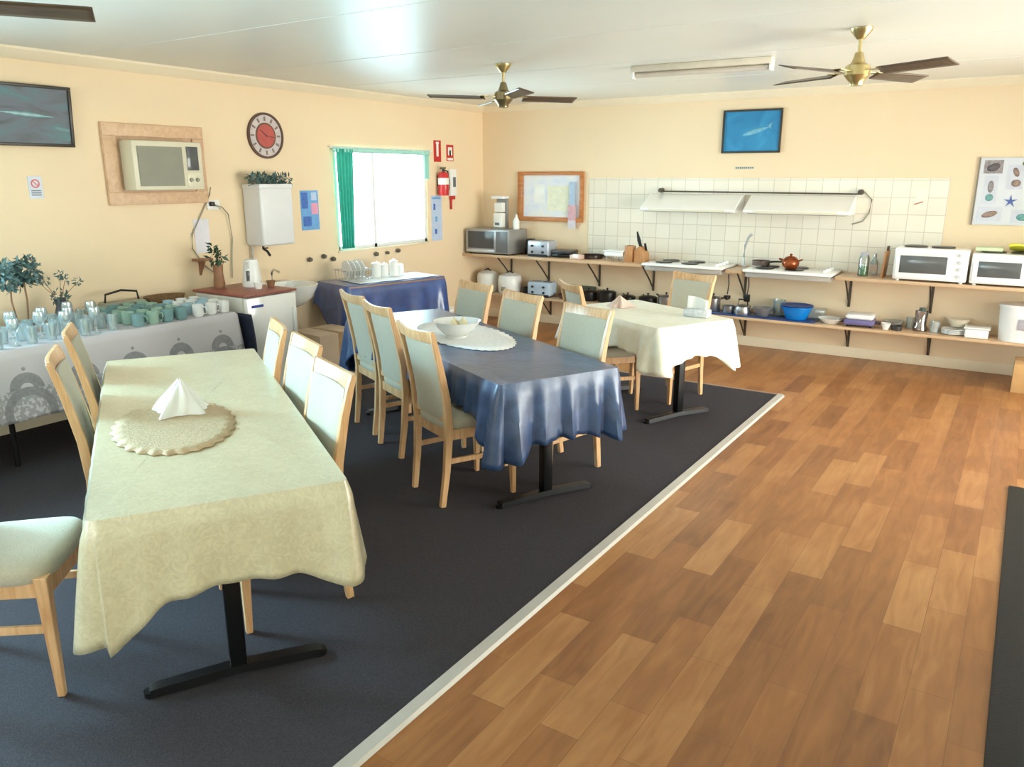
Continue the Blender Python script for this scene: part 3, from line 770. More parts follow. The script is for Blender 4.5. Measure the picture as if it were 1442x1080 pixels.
m = M(); m.grid(lambda u, v: (.0125, .16+.36*(u-.5), .2+.016*math.sin(u*PI)*(v-.5)*2-.02*(u-.5)), 20, 4); m.build('painted_wave', mat('turquoise_paint', (118, 156, 160), .3, var=.2, scale=20), b, solid=.001)
b = thing('no_smoking_sign', 'small white no smoking sign with a red ring on the left wall below the painting', 'sign', (0, -5.25, 1.56))
Bx(0, .004, -.045, .045, 0, .145).build('sign_plate', mat('pale_blue_plate', (206, 212, 226), .4), b)
m = M()
m.grid(lambda u, v: (.006, (.02+.009*v)*math.cos(2*PI*u), .098+(.02+.009*v)*math.sin(2*PI*u)), 28, 2, closed=True)
m.box(.005, .007, -.003, .003, -.024, .024, mx=Matrix.Translation((0, 0, .098)) @ Matrix.Rotation(.8, 4, 'X')); m.build('red_ring', redm, b)
m = M()
for i in range(3): m.box(.004, .006, -.032, .032, .02+.014*i, .026+.014*i)
m.build('caption_lines', inkm, b)

b = thing('air_conditioner', 'off white window air conditioner set in a pale timber surround on the left wall', 'air conditioner', (0, -4.34, 1.5))
m = M(); fy, fz = .415, .58
for a in ((0, .03, -fy, fy, 0, .09), (0, .03, -fy, fy, fz-.09, fz), (0, .03, -fy, -fy+.1, .09, fz-.09), (0, .03, fy-.1, fy, .09, fz-.09)): m.box(*a, bv=.004)
m.box(0, .012, -fy+.1, fy-.1, .09, fz-.09); m.build('timber_surround', pinkframe, b)
m = M(); m.box(.012, .17, -.29, .29, .105, .46, bv=.012); m.build('casing', offwhite, b)
gr = M()
for i in range(22): gr.box(.165, .178, -.25, .11, .14+.0125*i, .147+.0125*i)
gr.box(.165, .172, -.255, .115, .135, .42); gr.build('intake_grille', grey_plastic, b)
Bx(.168, .176, .15, .25, .25, .425, bv=.003).build('vent_panel', dark_glass, b)
kp = Bx(.168, .174, .14, .26, .125, .23, bv=.003).build('control_panel', offwhite, b)
for yy in (.17, .225): M().cyl((.174, yy, .18), (.188, yy, .18), .016, .013).build('knob', grey_plastic, kp)

# wall clock
b = thing('wall_clock', 'round wall plate clock with a brick red centre and a pale patterned rim', 'clock', (0, -3.28, 2.045))
def disc(m, x0, x1, r0, r1=0, n=48):
    if r1: m.grid(lambda u, v: ((x0, x1, x1, x0, x0)[int(round(v*4))], (r0, r0, r1, r1, r0)[int(round(v*4))]*math.cos(2*PI*u), (r0, r0, r1, r1, r0)[int(round(v*4))]*math.sin(2*PI*u)), n, 5, closed=True)
    else: m.cyl((x0, 0, 0), (x1, 0, 0), r0, r0, n)
    return m
disc(M(), 0, .022, .19, .172).build('rim', mat('brown_clock_rim', (92, 66, 52), .4), b)
disc(M(), 0, .012, .174).build('dial', mat('pale_lilac_dial', (204, 192, 190), .5, var=.1, scale=30), b)
disc(M(), .012, .016, .108, .094).build('inner_ring', mat('dark_brown_ring', (110, 76, 62), .4), b)
disc(M(), .012, .018, .094).build('centre_disc', mat('brick_red_disc', (186, 84, 76), .5, var=.12, scale=25), b)
for i in range(12):
    a = 2*PI*i/12; Bx(.012, .015, -.008, .008, .122, .158, mx=Matrix.Rotation(a, 4, 'X')).build('hour_mark', mat('grey_brown_marks', (136, 116, 110), .5), b)
m = M(); m.box(.018, .02, -.003, .003, -.01, .075, mx=Matrix.Rotation(.9, 4, 'X')); m.box(.018, .02, -.002, .002, -.01, .095, mx=Matrix.Rotation(-1.7, 4, 'X'))
m.build('clock_hand', black_plastic, b)

# water heater / urn on the wall with garland
b = thing('wall_water_heater', 'white box shaped boiling water unit on the left wall beside the clock', 'water heater', (0, -3.37, 1.13))
Bx(0, .23, -.2, .15, 0, .5, bv=.02, seg=3).build('casing', mat('white_heater_casing', (226, 226, 228), .3, var=.015), b)
Bx(.005, .236, -.206, .156, .47, .515, bv=.012).build('lid', mat('white_heater_casing', (0,)*3), b)
m = M(); m.tube([(.12, -.12, 0), (.12, -.12, -.03), (.17, -.12, -.05), (.2, -.12, -.085)], .011); m.cyl((.13, -.12, -.025), (.13, -.08, -.025), .006); m.build('tap', black_plastic, b)
m = M(); m.tube([(.03, -.16, 0), (.03, -.17, -.1), (.02, -.16, -.3), (.02, -.14, -.33)], .008); m.build('pipe', silver, b)
b = thing('foliage_garland', 'artificial greenery with pale flowers lying on top of the wall water heater', 'artificial plant', (.12, -3.39, 1.645))
m = M(); rn = random.Random(5)
for k in range(9): leafball(m, (rn.uniform(-.06, .06), -.17+.042*k, .035), .042, 42, .05, rn, .7)
m.build('foliage', greyleaf, b)
m = M()
for k in range(8): leafball(m, (rn.uniform(-.02, .08), -.2+.045*k, .05+rn.uniform(-.01, .02)), .018, 16, .025, rn)
m.build('flower', mat('pale_cream_flower', (214, 200, 176), .7, var=.2), b)

# posters
def patches(name, label, loc, w, h, base, items, cat='poster', axis='x', frame=None):
    """flat sheet on a wall; items: (u0,u1,v0,v1,material)"""
    b = thing(name, label, cat, loc)
    def bx(u0, u1, v0, v1, d0, d1):
        return Bx(d0, d1, u0, u1, v0, v1) if axis == 'x' else Bx(u0, u1, -d1, -d0, v0, v1)
    bx(0, w, 0, h, 0, .003).build('sheet', base, b, smooth=False)
    for (n_, u0, u1, v0, v1, mt) in items: bx(u0*w, u1*w, v0*h, v1*h, .003, .0045).build(n_, mt, b, smooth=False)
    return b
pb = mat('poster_sky_blue', (112, 168, 222), .5, var=.1, scale=30); pp = mat('poster_pink', (232, 160, 190), .5); pd = mat('poster_deep_blue', (70, 110, 190), .5, var=.2, scale=30)
plav = mat('poster_lavender', (190, 206, 234), .5, var=.06, scale=20)
patches('poster', 'blue and pink poster on the wall between the water heater and the window', (0, -2.93, 1.22), .22, .36, pb,
        [('photo_patch', .05, .4, .55, .95, pd), ('photo_patch', .58, .95, .4, .68, pp), ('photo_patch', .1, .55, .1, .35, pd), ('photo_patch', .6, .9, .75, .95, plav)])
patches('poster', 'tall pale blue notice on the wall right of the window below the extinguisher', (0, -1.02, 1.0), .19, .5, plav,
        [('photo_patch', .2, .38, .68, .82, pd), ('photo_patch', .35, .55, .42, .54, pb), ('photo_patch', .3, .5, .15, .26, pd), ('photo_patch', .1, .9, .92, .96, pb)])
b = patches('fire_extinguisher_sign', 'tall red and white extinguisher sign, left of the two on the wall by the corner', (0, -.95, 1.865), .13, .23, redm,
        [('extinguisher_symbol', .36, .64, .25, .85, paper), ('extinguisher_symbol', .3, .7, .84, .93, paper)], 'sign')
b = patches('fire_blanket_sign', 'square red sign with white symbol, nearest the room corner', (0, -.72, 1.875), .13, .18, redm,
        [('blanket_symbol', .22, .8, .36, .85, paper), ('blanket_symbol', .4, .62, .36, .66, redm), ('caption_strip', .1, .9, .05, .2, paper)], 'sign')
b = thing('fire_extinguisher', 'red fire extinguisher with white label hanging right of the window', 'fire extinguisher', (.075, -.88, 1.5))
M().lathe([(0, 0), (.055, 0), (.06, .015), (.06, .21), (.05, .245), (.02, .26), (.0, .26)], n=28).build('cylinder', redm, b)
Bx(-.075, -.058, -.02, .02, .1, .22, bv=.002).build('wall_bracket', black_metal, b)
M().lathe([(.0605, .12), (.061, .12), (.061, .19), (.0605, .19)], n=28).build('label_sheet', paper, b)
m = M(); m.cyl((0, 0, .26), (0, 0, .285), .015); m.box(-.012, .012, -.045, .03, .285, .297); m.box(-.01, .01, -.04, .04, .302, .31); m.build('valve_handle', black_plastic, b)
M().tube([(0, .02, .275), (.01, .07, .26), (.02, .075, .16), (.02, .07, .06)], .008).build('hose', black_plastic, b)
b = thing('fire_blanket', 'slim white fire blanket pouch with red tab near the room corner', 'fire blanket', (0, -.7, 1.34))
Bx(0, .035, 0, .12, .15, .45, bv=.008).build('pouch', white_plastic, b)
Bx(.035, .038, .05, .1, .25, .36).build('print', inkm, b)
m = M(); m.box(.008, .02, .01, .11, .11, .155, bv=.003); m.box(.008, .02, .02, .05, .0, .12, bv=.003); m.build('pull_tab', redm, b)

# curtain + rail
b = thing('curtain', 'teal curtain gathered at the left side of the window', 'curtain', (.035, -2.42, 1.02))
m = M()
def cf(u, v):
    w = .23*(1-.25*(1-v)); return (.018*math.sin(u*2*PI*5)*(.5+.5*(1-v))+.01, .04+.02*(1-v)-.11+w*u+.0, v*.94)
m.grid(cf, 60, 10); m.build('curtain_fabric', tealm, b, solid=.002)
b = thing('window_valance', 'pale teal strip and rail across the top of the window', 'valance', (.03, -2.52, 1.965))
M().cyl((0, -.03, .01), (0, 1.5, .01), .008).build('rail', alum, b)
m = M(); m.grid(lambda u, v: (.01+.006*math.sin(u*60), u*1.45, .01-.045*v), 120, 3); m.build('fabric_strip', sheer, b, solid=.002)
b = thing('curtain', 'short sheer curtain end at the right side of the window', 'curtain', (.035, -1.17, 1.68))
m = M(); m.grid(lambda u, v: (.01*math.sin(u*14), .08*u, v*.28), 16, 6); m.build('curtain_fabric', sheer, b, solid=.002)

# dark wall knobs under the window
KN = [(-2.88, .95, 'dark round knob on the wall above the basin'), (-2.7, .965, 'dark round knob second from the left below the window'), (-2.58, .93, 'dark round knob at the lower left of the window'),
      (-1.97, .93, 'dark round knob below the middle of the window'), (-1.8, .93, 'small dark knob below the window, between two larger ones'), (-1.63, .94, 'dark round knob at the right below the window')]
for y, z, lb in KN:
    r = .018 if y == -1.8 else .023
    m = M(); m.cyl((0, y, z), (.02, y, z), r*.4, r*.4); m.cyl((.02, y, z), (.045, y, z), r, r*.8, 18)
    tag(m.build('wall_hook', mat('dark_knob', (96, 90, 82), .5)), lb, 'knob', 'knobs below the window')
# sheet, socket and cables near the air conditioner
tag(Bx(.0, .004, -4.07, -3.93, 1.1, 1.37).build('notice_sheet', mat('lilac_white_paper', (226, 222, 230), .8), None), 'white paper sheet on the wall below the air conditioner', 'notice')
b = thing('wall_shelf', 'little brown wall shelf under the white paper sheet', 'shelf', (0, -4.05, 1.04))
Bx(0, .09, -.07, .07, .0, .02, bv=.003).build('board', brownm, b); M().prism([(0, 0), (.07, 0), (0, -.12)], 'y', -.01, .01).build('bracket', brownm, b)
b = thing('power_socket', 'white power socket with a black plug right of the air conditioner', 'socket', (0, -3.87, 1.48))
Bx(0, .012, -.06, .06, -.04, .04, bv=.004).build('plate', white_plastic, b); Bx(.012, .045, -.045, -.01, -.01, .025, bv=.005).build('plug', black_plastic, b)
tag(M().tube([(.04, -3.905, 1.62), (.012, -3.9, 1.56), (.012, -3.99, 1.42), (.012, -4.1, 1.25), (.015, -4.11, 1.14), (.02, -4.02, 1.0), (.03, -3.9, .9), (.06, -3.87, .86)], .005).build('power_cable', grey_plastic), 'grey cable hanging from the air conditioner down to the bar fridge', 'cable')
tag(M().tube([(.045, -3.88, 1.48), (.05, -3.82, 1.46), (.03, -3.75, 1.4), (.015, -3.72, 1.2), (.015, -3.74, 1.05), (.02, -3.76, .87)], .005).build('power_cable', grey_plastic), 'grey cable looping from the socket to the kettle', 'cable')

# ------------------------------------------------------------------ kitchen shelving on the back wall
SD = .45
for i, (x0, x1, lb) in enumerate(((.003, 2.32, 'left length of the upper kitchen shelf carrying the grey microwave and toaster'), (3.21, 3.37, 'short piece of upper kitchen shelf between the two cooktops'),
                    (4.23, 6.95, 'right length of the upper kitchen shelf carrying the white ovens'))):
    tag(Bx(x0, x1, -SD, -.009, .79, .82, bv=.003).build('kitchen_shelf', shelf_wood, smooth=True), lb, 'shelf')
tag(Bx(.003, 6.95, -.36, -.009, .325, .35, bv=.003).build('kitchen_shelf', shelf_wood), 'lower kitchen shelf running the whole length of the back wall', 'shelf')
brk = mat('dark_bronze_bracket', (84, 74, 64), .45, .4)
names = ['below the grey microwave', 'below the toaster', 'left of the first cooktop', 'at the left end of the first cooktop', 'between the two cooktops', 'right of the second cooktop', 'below the left white oven', 'below the right white oven']
def bracket(x, z, d, h, lb, flip=False):
    b = thing('shelf_bracket', lb, 'bracket', (x, -.009, z))
    m = M(); m.box(-.012, .012, -.006, 0, -h, 0); m.box(-.012, .012, -d, 0, -.006, 0)
    m.build('angle_plate', brk, b)
    M().sweep([(0, -.004, -h+.03), (0, -d*.45, -h*.45), (0, -d+.03, -.008)], rect(.012, .012)).build('strut', brk, b)
    return b
for x, n_ in zip((.42, .95, 1.62, 2.28, 3.29, 4.3, 5.0, 6.1), names):
    bracket(x, .79, .34, .3, 'dark upper shelf bracket '+n_)
    bracket(x+.03, .325, .26, .25, 'dark lower shelf bracket '+n_)

ZT = .82
def burner_ring(m, x, y, r, z):
    m.cyl((x, y, z), (x, y, z+.01), r, r*.96, 28)
for (x0, x1, lb) in ((2.34, 3.19, 'left white cooktop with dark hotplates let into the upper kitchen shelf'), (3.39, 4.21, 'right white cooktop with dark hotplates let into the upper kitchen shelf')):
    b = thing('cooktop', lb, 'cooktop', ((x0+x1)/2, 0, .765)); w = (x1-x0)/2
    Bx(-w+.02, w-.02, -.46, -.02, 0, .05, bv=.006).build('body', mat('grey_enamel_side', (176, 170, 162), .4), b)
    Bx(-w, w, -.5, -.012, .05, .078, bv=.01).build('top_plate', white_enamel, b)
    for px in (-.24, .04):
        for py in (-.14, -.34):
            burn = M(); burner_ring(burn, px, py, .088, .078); burn.build('hotplate', black_plastic, b)
    for k in range(4): M().cyl((w-.08, -.1-.1*k, .078), (w-.08, -.1-.1*k, .1), .018, .015).build('knob', white_plastic, b)
for (x0, x1, lb) in ((2.22, 3.22, 'left white sloping range hood on the tiled wall'), (3.3, 4.27, 'right white sloping range hood on the tiled wall')):
    b = thing('range_hood', lb, 'range hood', ((x0+x1)/2, -.009, 1.36)); w = (x1-x0)/2
    m = M(); m.prism([(0, 0), (-.30, 0), (-.32, .012), (-.32, .03), (-.08, .165), (0, .17)], 'x', -w, w); m.build('canopy', white_enamel, b, bevel=.004)
    Bx(-w+.04, w-.04, -.29, -.03, -.006, 0).build('filter', grey_plastic, b)
    Bx(-w+.1, w-.1, -.326, -.32, .008, .026).build('switch_strip', offwhite, b)
b = thing('vent_pipe', 'thin dark pipe with round ends above the range hoods', 'pipe', (0, -.009, 1.575))
m = M(); m.cyl((2.33, -.03, -.02), (4.3, -.03, -.028), .007); m.build('pipe', brk, b)
for x in (2.33, 4.3): M().cyl((x, -.0, -.01), (x, -.06, -.01), .026, .022, 20).build('end_cap', brk, b)
tag(M().tube([(4.33, -.03, 1.57), (4.4, -.02, 1.5), (4.39, -.02, 1.38), (4.34, -.02, 1.3), (4.25, -.02, 1.27)], .006).build('flex_cable', grey_plastic), 'grey cable curling down at the right end of the range hoods', 'cable')

# framed map, picture, label, shell board
b = thing('framed_map', 'pale map in a thick orange timber frame on the back wall', 'framed map', (.52, 0, 1.2))
m = M(); w, h = .87, .56
for a in ((0, w, -.035, 0, 0, .05), (0, w, -.035, 0, h-.04, h), (0, .075, -.034, 0, .05, h-.04), (w-.045, w, -.034, 0, .05, h-.04)): m.box(*a, bv=.004)
m.build('frame', orangeframe, b)
Bx(.07, w-.04, -.016, 0, .045, h-.035).build('map_sheet', art_mat('map_print', [(.35, (214, 222, 238)), (.5, (228, 232, 240)), (.65, (236, 236, 232)), (.75, (226, 230, 222))], 5, .3), b)
Bx(.4, .68, -.018, -.015, .12, .4).build('land_patch', mat('map_yellow_green', (232, 232, 208), .6, var=.06, scale=20), b)
Bx(.22, .36, -.018, -.015, .2, .42).build('land_patch', mat('map_white', (240, 240, 236), .6), b)
b = thing('hanging_brochure', 'narrow pink and blue brochure strip hanging at the right of the framed map', 'brochure', (1.21, -.037, 1.13))
Bx(0, .1, -.006, 0, .0, .09).build('leaf', mat('pale_brochure', (214, 208, 214), .6), b); Bx(0, .1, -.008, 0, .09, .26).build('leaf', mat('brochure_pink', (216, 170, 176), .6, var=.1, scale=40), b)
Bx(.015, .085, -.006, 0, .26, .52).build('leaf', mat('brochure_blue', (176, 196, 220), .6, var=.1, scale=40), b)
b = thing('framed_picture', 'blue underwater picture of a pale fish in a dark frame above the range hoods', 'picture', (2.945, 0, 1.93))
m = M(); w, h = .58, .41
for a in ((0, w, -.025, 0, 0, .018), (0, w, -.025, 0, h-.018, h), (0, .018, -.024, 0, .018, h-.018), (w-.018, w, -.024, 0, .018, h-.018)): m.box(*a, bv=.003)
m.build('frame', darkframe, b)
Bx(.015, w-.015, -.01, 0, .015, h-.015).build('print', art_mat('sea_print', [(.3, (38, 124, 176)), (.7, (58, 148, 196))], 4), b)
m = M()
m.grid(lambda u, v: (.2+.26*u, -.0105, .17+.07*u+.03*math.sin(u*PI)**.7*(v-.5)*2*(1-.4*u)), 24, 4)
m.add([(.44, -.0108, .25), (.49, -.0108, .29), (.475, -.0108, .235), (.49, -.0108, .215)], [[0, 1, 2], [0, 2, 3]])
m.build('fish_shape', mat('pale_fish', (112, 176, 204), .4, var=.15, scale=40), b, solid=.001)
b = thing('wall_label', 'tiny grey lettered strip on the wall above the tiles', 'label', (3.09, 0, 1.775))
Bx(0, .2, -.003, 0, 0, .028).build('strip', mat('pale_strip', (214, 206, 180), .6), b)
m = M()
for i in range(9): m.box(.012+.02*i, .026+.02*i, -.0042, -.003, .007, .021)
m.build('lettering', inkm, b)
b = thing('notice_sheet', 'small white notice with a red mark stuck on the tiles above the left white oven', 'notice', (4.76, -.008, 1.42))
Bx(0, .1, -.002, 0, 0, .17).build('sheet', mat('cream_white_paper', (240, 234, 216), .7), b)
m = M(); m.box(.01, .085, -.0035, -.002, .035, .045, mx=Matrix.Rotation(-.35, 4, 'Y')); m.build('red_mark', mat('red_brown_ink', (190, 110, 90), .6), b)
b = thing('shell_board', 'white display board of shells and a blue starfish at the right of the back wall', 'display board', (5.23, 0, 1.3))
w, h = .78, .56
Bx(0, w, -.02, 0, 0, h, bv=.002).build('board', mat('board_white', (220, 222, 228), .6, var=.03), b)
Bx(-.012, 0, -.022, 0, -.004, h+.004).build('edge_strip', mat('grey_edge', (132, 120, 104), .5), b)
gp = mat('grey_shell_print', (146, 138, 140), .6, var=.35, scale=40); bp_ = mat('brown_shell_print', (150, 126, 116), .6, var=.35, scale=40); tp = mat('teal_print', (110, 160, 160), .6, var=.3, scale=40); bgp = mat('pale_lilac_print', (206, 208, 220), .6, var=.05, scale=20)
for (u0, u1, v0, v1, mt) in ((.03, .17, .43, .54, gp), (.05, .15, .17, .41, bgp), (.21, .33, .3, .5, bgp), (.03, .21, .03, .15, bgp), (.36, .5, .3, .54, bgp), (.28, .44, .02, .13, bgp), (.53, .74, .05, .5, bgp)):
    Bx(u0, u1, -.0225, -.02, v0, v1).build('photo_patch', mt, b)
def blob(cx, cz, rx, rz, mt, rot=0):
    m = M(); m.grid(lambda u, v: (cx+v*(rx*math.cos(2*PI*u)*math.cos(rot)-rz*math.sin(2*PI*u)*math.sin(rot)), -.0235, cz+v*(rx*math.cos(2*PI*u)*math.sin(rot)+rz*math.sin(2*PI*u)*math.cos(rot))), 20, 3, closed=True)
    m.build('shell_shape', mt, b, solid=.001)
blob(.1, .48, .05, .03, mat('dark_shell', (96, 88, 92), .5), .4); blob(.1, .32, .022, .05, gp); blob(.1, .23, .03, .03, tp); blob(.27, .44, .02, .04, bp_, .4); blob(.28, .35, .035, .03, bp_)
blob(.12, .09, .06, .025, bp_, .3); blob(.43, .45, .035, .05, tp); blob(.36, .07, .04, .03, tp); blob(.62, .3, .06, .09, gp); blob(.43, .35, .04, .02, bp_); blob(.33, .51, .025, .02, mat('olive_shell', (128, 122, 84), .5))
m = M(); pts = []
for i in range(10):
    a = PI/2+i*PI/5; r = .055 if i % 2 == 0 else .016; pts.append((.26+r*math.cos(a), .2+r*math.sin(a)))
m.prism(pts, 'y', -.026, -.021); m.build('starfish', mat('blue_starfish', (84, 104, 168), .5), b)

# ------------------------------------------------------------------ appliances on the upper shelf
b = thing('microwave', 'silver grey microwave at the left end of the upper kitchen shelf', 'microwave', (.33, -.23, ZT), 0)
Bx(-.29, .33, -.19, .19, .012, .29, bv=.008).build('case', silver, b)
d = Bx(-.285, .325, -.205, -.19, .016, .286, bv=.005).build('door', silver, b)
Bx(-.25, .12, -.209, -.2, .07, .265, bv=.003).build('door_glass', mat('microwave_glass', (70, 72, 74), .15), d)
Bx(.15, .31, -.209, -.2, .03, .27, bv=.003).build('control_panel', mat('panel_grey', (104, 104, 106), .3), b)
Bx(-.27, .13, -.214, -.205, .028, .055, bv=.003).build('handle', mat('pale_silver_strip', (200, 200, 202), .3, .3), d)
for sx in (-.25, .28):
    for sy in (-.15, .15): M().cyl((sx, sy, 0), (sx, sy, .014), .014).build('foot', black_plastic, b)
b = thing('coffee_machine', 'white stand with papers and cups on top of the silver microwave', 'stand', (.38, -.2, ZT+.29))
Bx(-.08, .08, -.07, .07, 0, .015, bv=.003).build('base', grey_plastic, b)
Bx(-.075, .075, .04, .07, .015, .36, bv=.003).build('back_panel', mat('grey_stand', (150, 148, 144), .4), b)
Bx(-.085, .085, -.06, .07, .345, .375, bv=.003).build('top_tray', white_plastic, b)
Bx(-.06, .055, -.035, .035, .19, .30, bv=.01).build('paper_stack', paper, b); Bx(-.055, .06, -.06, .03, .015, .18, bv=.01).build('paper_stack', paper, b)
Bx(-.03, .03, -.064, -.06, .04, .07).build('print', inkm, b)
b = thing('squeeze_bottle', 'small white squeeze bottle standing on the right of the silver microwave', 'bottle', (.61, -.2, ZT+.29))
M().lathe([(0, 0), (.036, 0), (.038, .01), (.038, .09), (.02, .13), (.014, .135), (0, .135)], n=22).build('bottle_body', white_plastic, b); M().lathe([(.014, .135), (.013, .155), (.005, .175), (0, .175)], n=16).build('nozzle', white_plastic, b)

def toaster(loc, lb, mt, w=.14, d=.1, h=.18, rz=0):
    b = thing('toaster', lb, 'toaster', loc, rz)
    Bx(-w, w, -d, d, .01, h, bv=.018, seg=3).build('case', mt, b)
    for sx in (-w*.5, w*.5): Bx(sx-w*.38, sx+w*.38, -.02, .02, h-.004, h+.001).build('slot', black_plastic, b)
    for sx in (-w*.5, w*.5):
        Bx(sx-.012, sx+.012, -d-.02, -d, h*.62, h*.75, bv=.003).build('lever', black_plastic, b); M().cyl((sx, -d, h*.3), (sx, -d-.012, h*.3), .014).build('dial', black_plastic, b)
    Bx(-w+.01, w-.01, -d-.004, -d+.01, .0, .03).build('base', black_plastic, b)
    return b
toaster((1.0, -.26, ZT), 'silver blue four slice toaster right of the microwave on the upper kitchen shelf', mat('pale_silver_blue', (184, 192, 206), .25, .4))
b = thing('kettle', 'black electric kettle squeezed between the microwave and the toaster', 'kettle', (.76, -.12, ZT), 1.6)
M().lathe([(0, 0), (.07, 0), (.072, .02), (.055, .16), (.04, .18), (0, .185)], n=24).build('kettle_body', black_plastic, b); M().tube([(.04, 0, .17), (.09, 0, .17), (.1, 0, .1), (.07, 0, .05)], .01).build('handle', black_plastic, b)
b = thing('sandwich_press', 'dark sandwich press right of the toaster on the upper kitchen shelf', 'sandwich press', (1.27, -.2, ZT), .1)
Bx(-.12, .12, -.11, .11, .008, .04, bv=.01).build('base', black_plastic, b); Bx(-.12, .12, -.11, .11, .045, .08, bv=.012).build('lid', mat('dark_grey_lid', (66, 62, 64), .35), b); Bx(-.05, .05, -.14, -.11, .04, .055, bv=.004).build('handle', black_plastic, b)
b = thing('butter_dish', 'pinkish box in front of a dark pan on the upper kitchen shelf', 'box', (1.5, -.34, ZT)); Bx(-.07, .07, -.05, .05, 0, .05, bv=.01).build('box', mat('pink_beige_box', (216, 186, 172), .6, var=.1), b); Bx(-.03, .04, -.052, .0, .02, .056, bv=.004).build('cloth_fold', paper, b)

def saucepan(loc, lb, mt, r=.09, h=.08, rz=0, lid=True, hm=None, name='saucepan', hl=.15):
    b = thing(name, lb, 'pan', loc, rz)
    M().lathe([(0, 0), (r*.92, 0), (r, .012), (r, h), (r+.004, h+.003), (r-.004, h), (r-.004, .012), (0, .008)], n=30).build('pan_body', mt, b)
    M().tube([(r-.002, 0, h*.75), (r+.03, 0, h*.85), (r+hl, 0, h*.95)], .009).build('handle', hm or black_plastic, b)
    if lid:
        l = M().lathe([(r, h+.003), (r*.8, h+.014), (r*.3, h+.022), (0, h+.024)], n=30).build('lid', mt, b)
        M().lathe([(.006, h+.02), (.008, h+.035), (.018, h+.042), (0, h+.05)], n=14).build('knob', hm or black_plastic, l)
    return b
saucepan((1.6, -.16, ZT), 'low dark frying pan behind the pinkish box on the upper kitchen shelf', mat('dark_brown_pan', (54, 40, 34), .3), .12, .04, .3, False, name='frying_pan')
b = thing('food_container', 'white lidded container on a wire stand left of the knife block', 'container', (1.93, -.24, ZT))
Bx(-.11, .11, -.08, .08, .05, .1, bv=.012).build('tub', white_plastic, b); Bx(-.12, .12, -.088, .088, .1, .115, bv=.006).build('lid', white_plastic, b)
m = M()
for sx in (-.09, 0, .09): m.tube([(sx, -.07, .0), (sx, -.07, .05), (sx, .07, .05), (sx, .07, 0)], .004, 6)
m.build('wire_stand', mat('grey_wire', (120, 122, 128), .4, .5), b)
b = thing('timber_block', 'upright brown timber block beside the knife block', 'block', (2.1, -.26, ZT)); Bx(-.045, .045, -.05, .05, 0, .17, bv=.004).build('block', knifewood, b); Bx(-.03, .03, -.03, .03, .17, .173).build('end_grain', mat('dark_end_grain', (120, 84, 54), .6), b)
b = thing('knife_block', 'slanted timber knife block holding black knives left of the first cooktop', 'knife block', (2.22, -.24, ZT))
M().prism([(-.06, 0), (.07, 0), (.07, .1), (.0, .17), (-.06, .13)], 'y', -.05, .05).build('block', knifewood, b)
tag(thing('kitchen_knife', 'long black handled knife standing highest in the knife block', 'knife', (2.2, -.25, ZT+.13)), None)
kn = COL.objects[-1] if False else bpy.data.objects['kitchen_knife']
M().sweep([(.03, 0, 0), (-.005, 0, .1), (-.03, 0, .19)], [rect(.02, .016), rect(.036, .018), rect(.012, .01)], up=Vector((0, 1, 0))).build('handle', black_plastic, kn)
b = thing('kitchen_knife', 'short black handled knife at the right of the knife block', 'knife', (2.25, -.22, ZT+.12))
M().sweep([(.02, 0, 0), (0, 0, .08)], rect(.02, .016), up=Vector((0, 1, 0))).build('handle', black_plastic, b)
b = thing('tall_tap', 'pale curved swan neck tap rising between the two cooktops', 'tap', (3.3, -.14, ZT))
M().tube([(-.005, 0, 0), (-.01, 0, .1), (.0, -.01, .22), (.03, -.02, .3), (.06, -.03, .33)], [.012, .011, .011, .012, .016]).build('neck', mat('pale_grey_metal', (200, 204, 206), .25, .4), b)
M().cyl((-.005, 0, 0), (-.005, 0, .02), .028).build('base', chrome, b)
b = thing('clay_pot', 'copper brown lidded pot with two small handles on the right cooktop', 'pot', (3.79, -.3, .765+.0885))
M().lathe([(0, 0), (.05, 0), (.075, .03), (.082, .055), (.07, .085), (.062, .09), (0, .088)], n=28).build('pot_body', copper, b)
l = M().lathe([(.066, .09), (.05, .108), (.02, .12), (0, .122)], n=28).build('lid', copper, b); M().lathe([(.008, .12), (.015, .135), (0, .145)], n=14).build('knob', copper, l)
for sx in (-1, 1): M().tube([(sx*.07, -.02, .075), (sx*.105, -.012, .088), (sx*.105, .012, .088), (sx*.07, .02, .075)], .008).build('handle', copper, b)
saucepan((3.47, -.15, .765+.0885), 'low grey brown pan at the back of the right cooktop', mat('grey_brown_pan', (120, 104, 96), .4, .3), .085, .045, .2, False)
b = thing('glass_jar', 'clear jar with green contents right of the second cooktop', 'jar', (4.43, -.24, ZT))
M().lathe([(0, 0), (.045, 0), (.048, .01), (.048, .16), (.035, .19), (.033, .19), (.044, .16), (.044, .01), (0, .006)], n=24).build('jar_body', windowglass, b)
M().lathe([(0, .008), (.04, .008), (.041, .09), (0, .095)], n=20).build('green_contents', mat('jar_green', (92, 142, 96), .5, var=.3, scale=40), b); M().cyl((0, 0, .19), (0, 0, .21), .038).build('lid', mat('lilac_lid', (190, 190, 204), .4), b)
b = thing('glass_jar', 'smaller clear bottle just right of the green jar', 'jar', (4.5, -.12, ZT))
M().lathe([(0, 0), (.035, 0), (.036, .12), (.015, .15), (.015, .2), (.013, .2), (.013, .15), (.033, .12), (0, .006)], n=20).build('jar_body', drinkglass, b)
Bx(-.03, .03, -.04, -.037, .03, .1).build('label_sheet', mat('pink_beige_label', (214, 190, 172), .6), b)
b = thing('chopping_board', 'brown timber chopping board leaning behind the left white oven', 'chopping board', (4.6, -.22, ZT))
b.rotation_euler = (0, .06, 0)
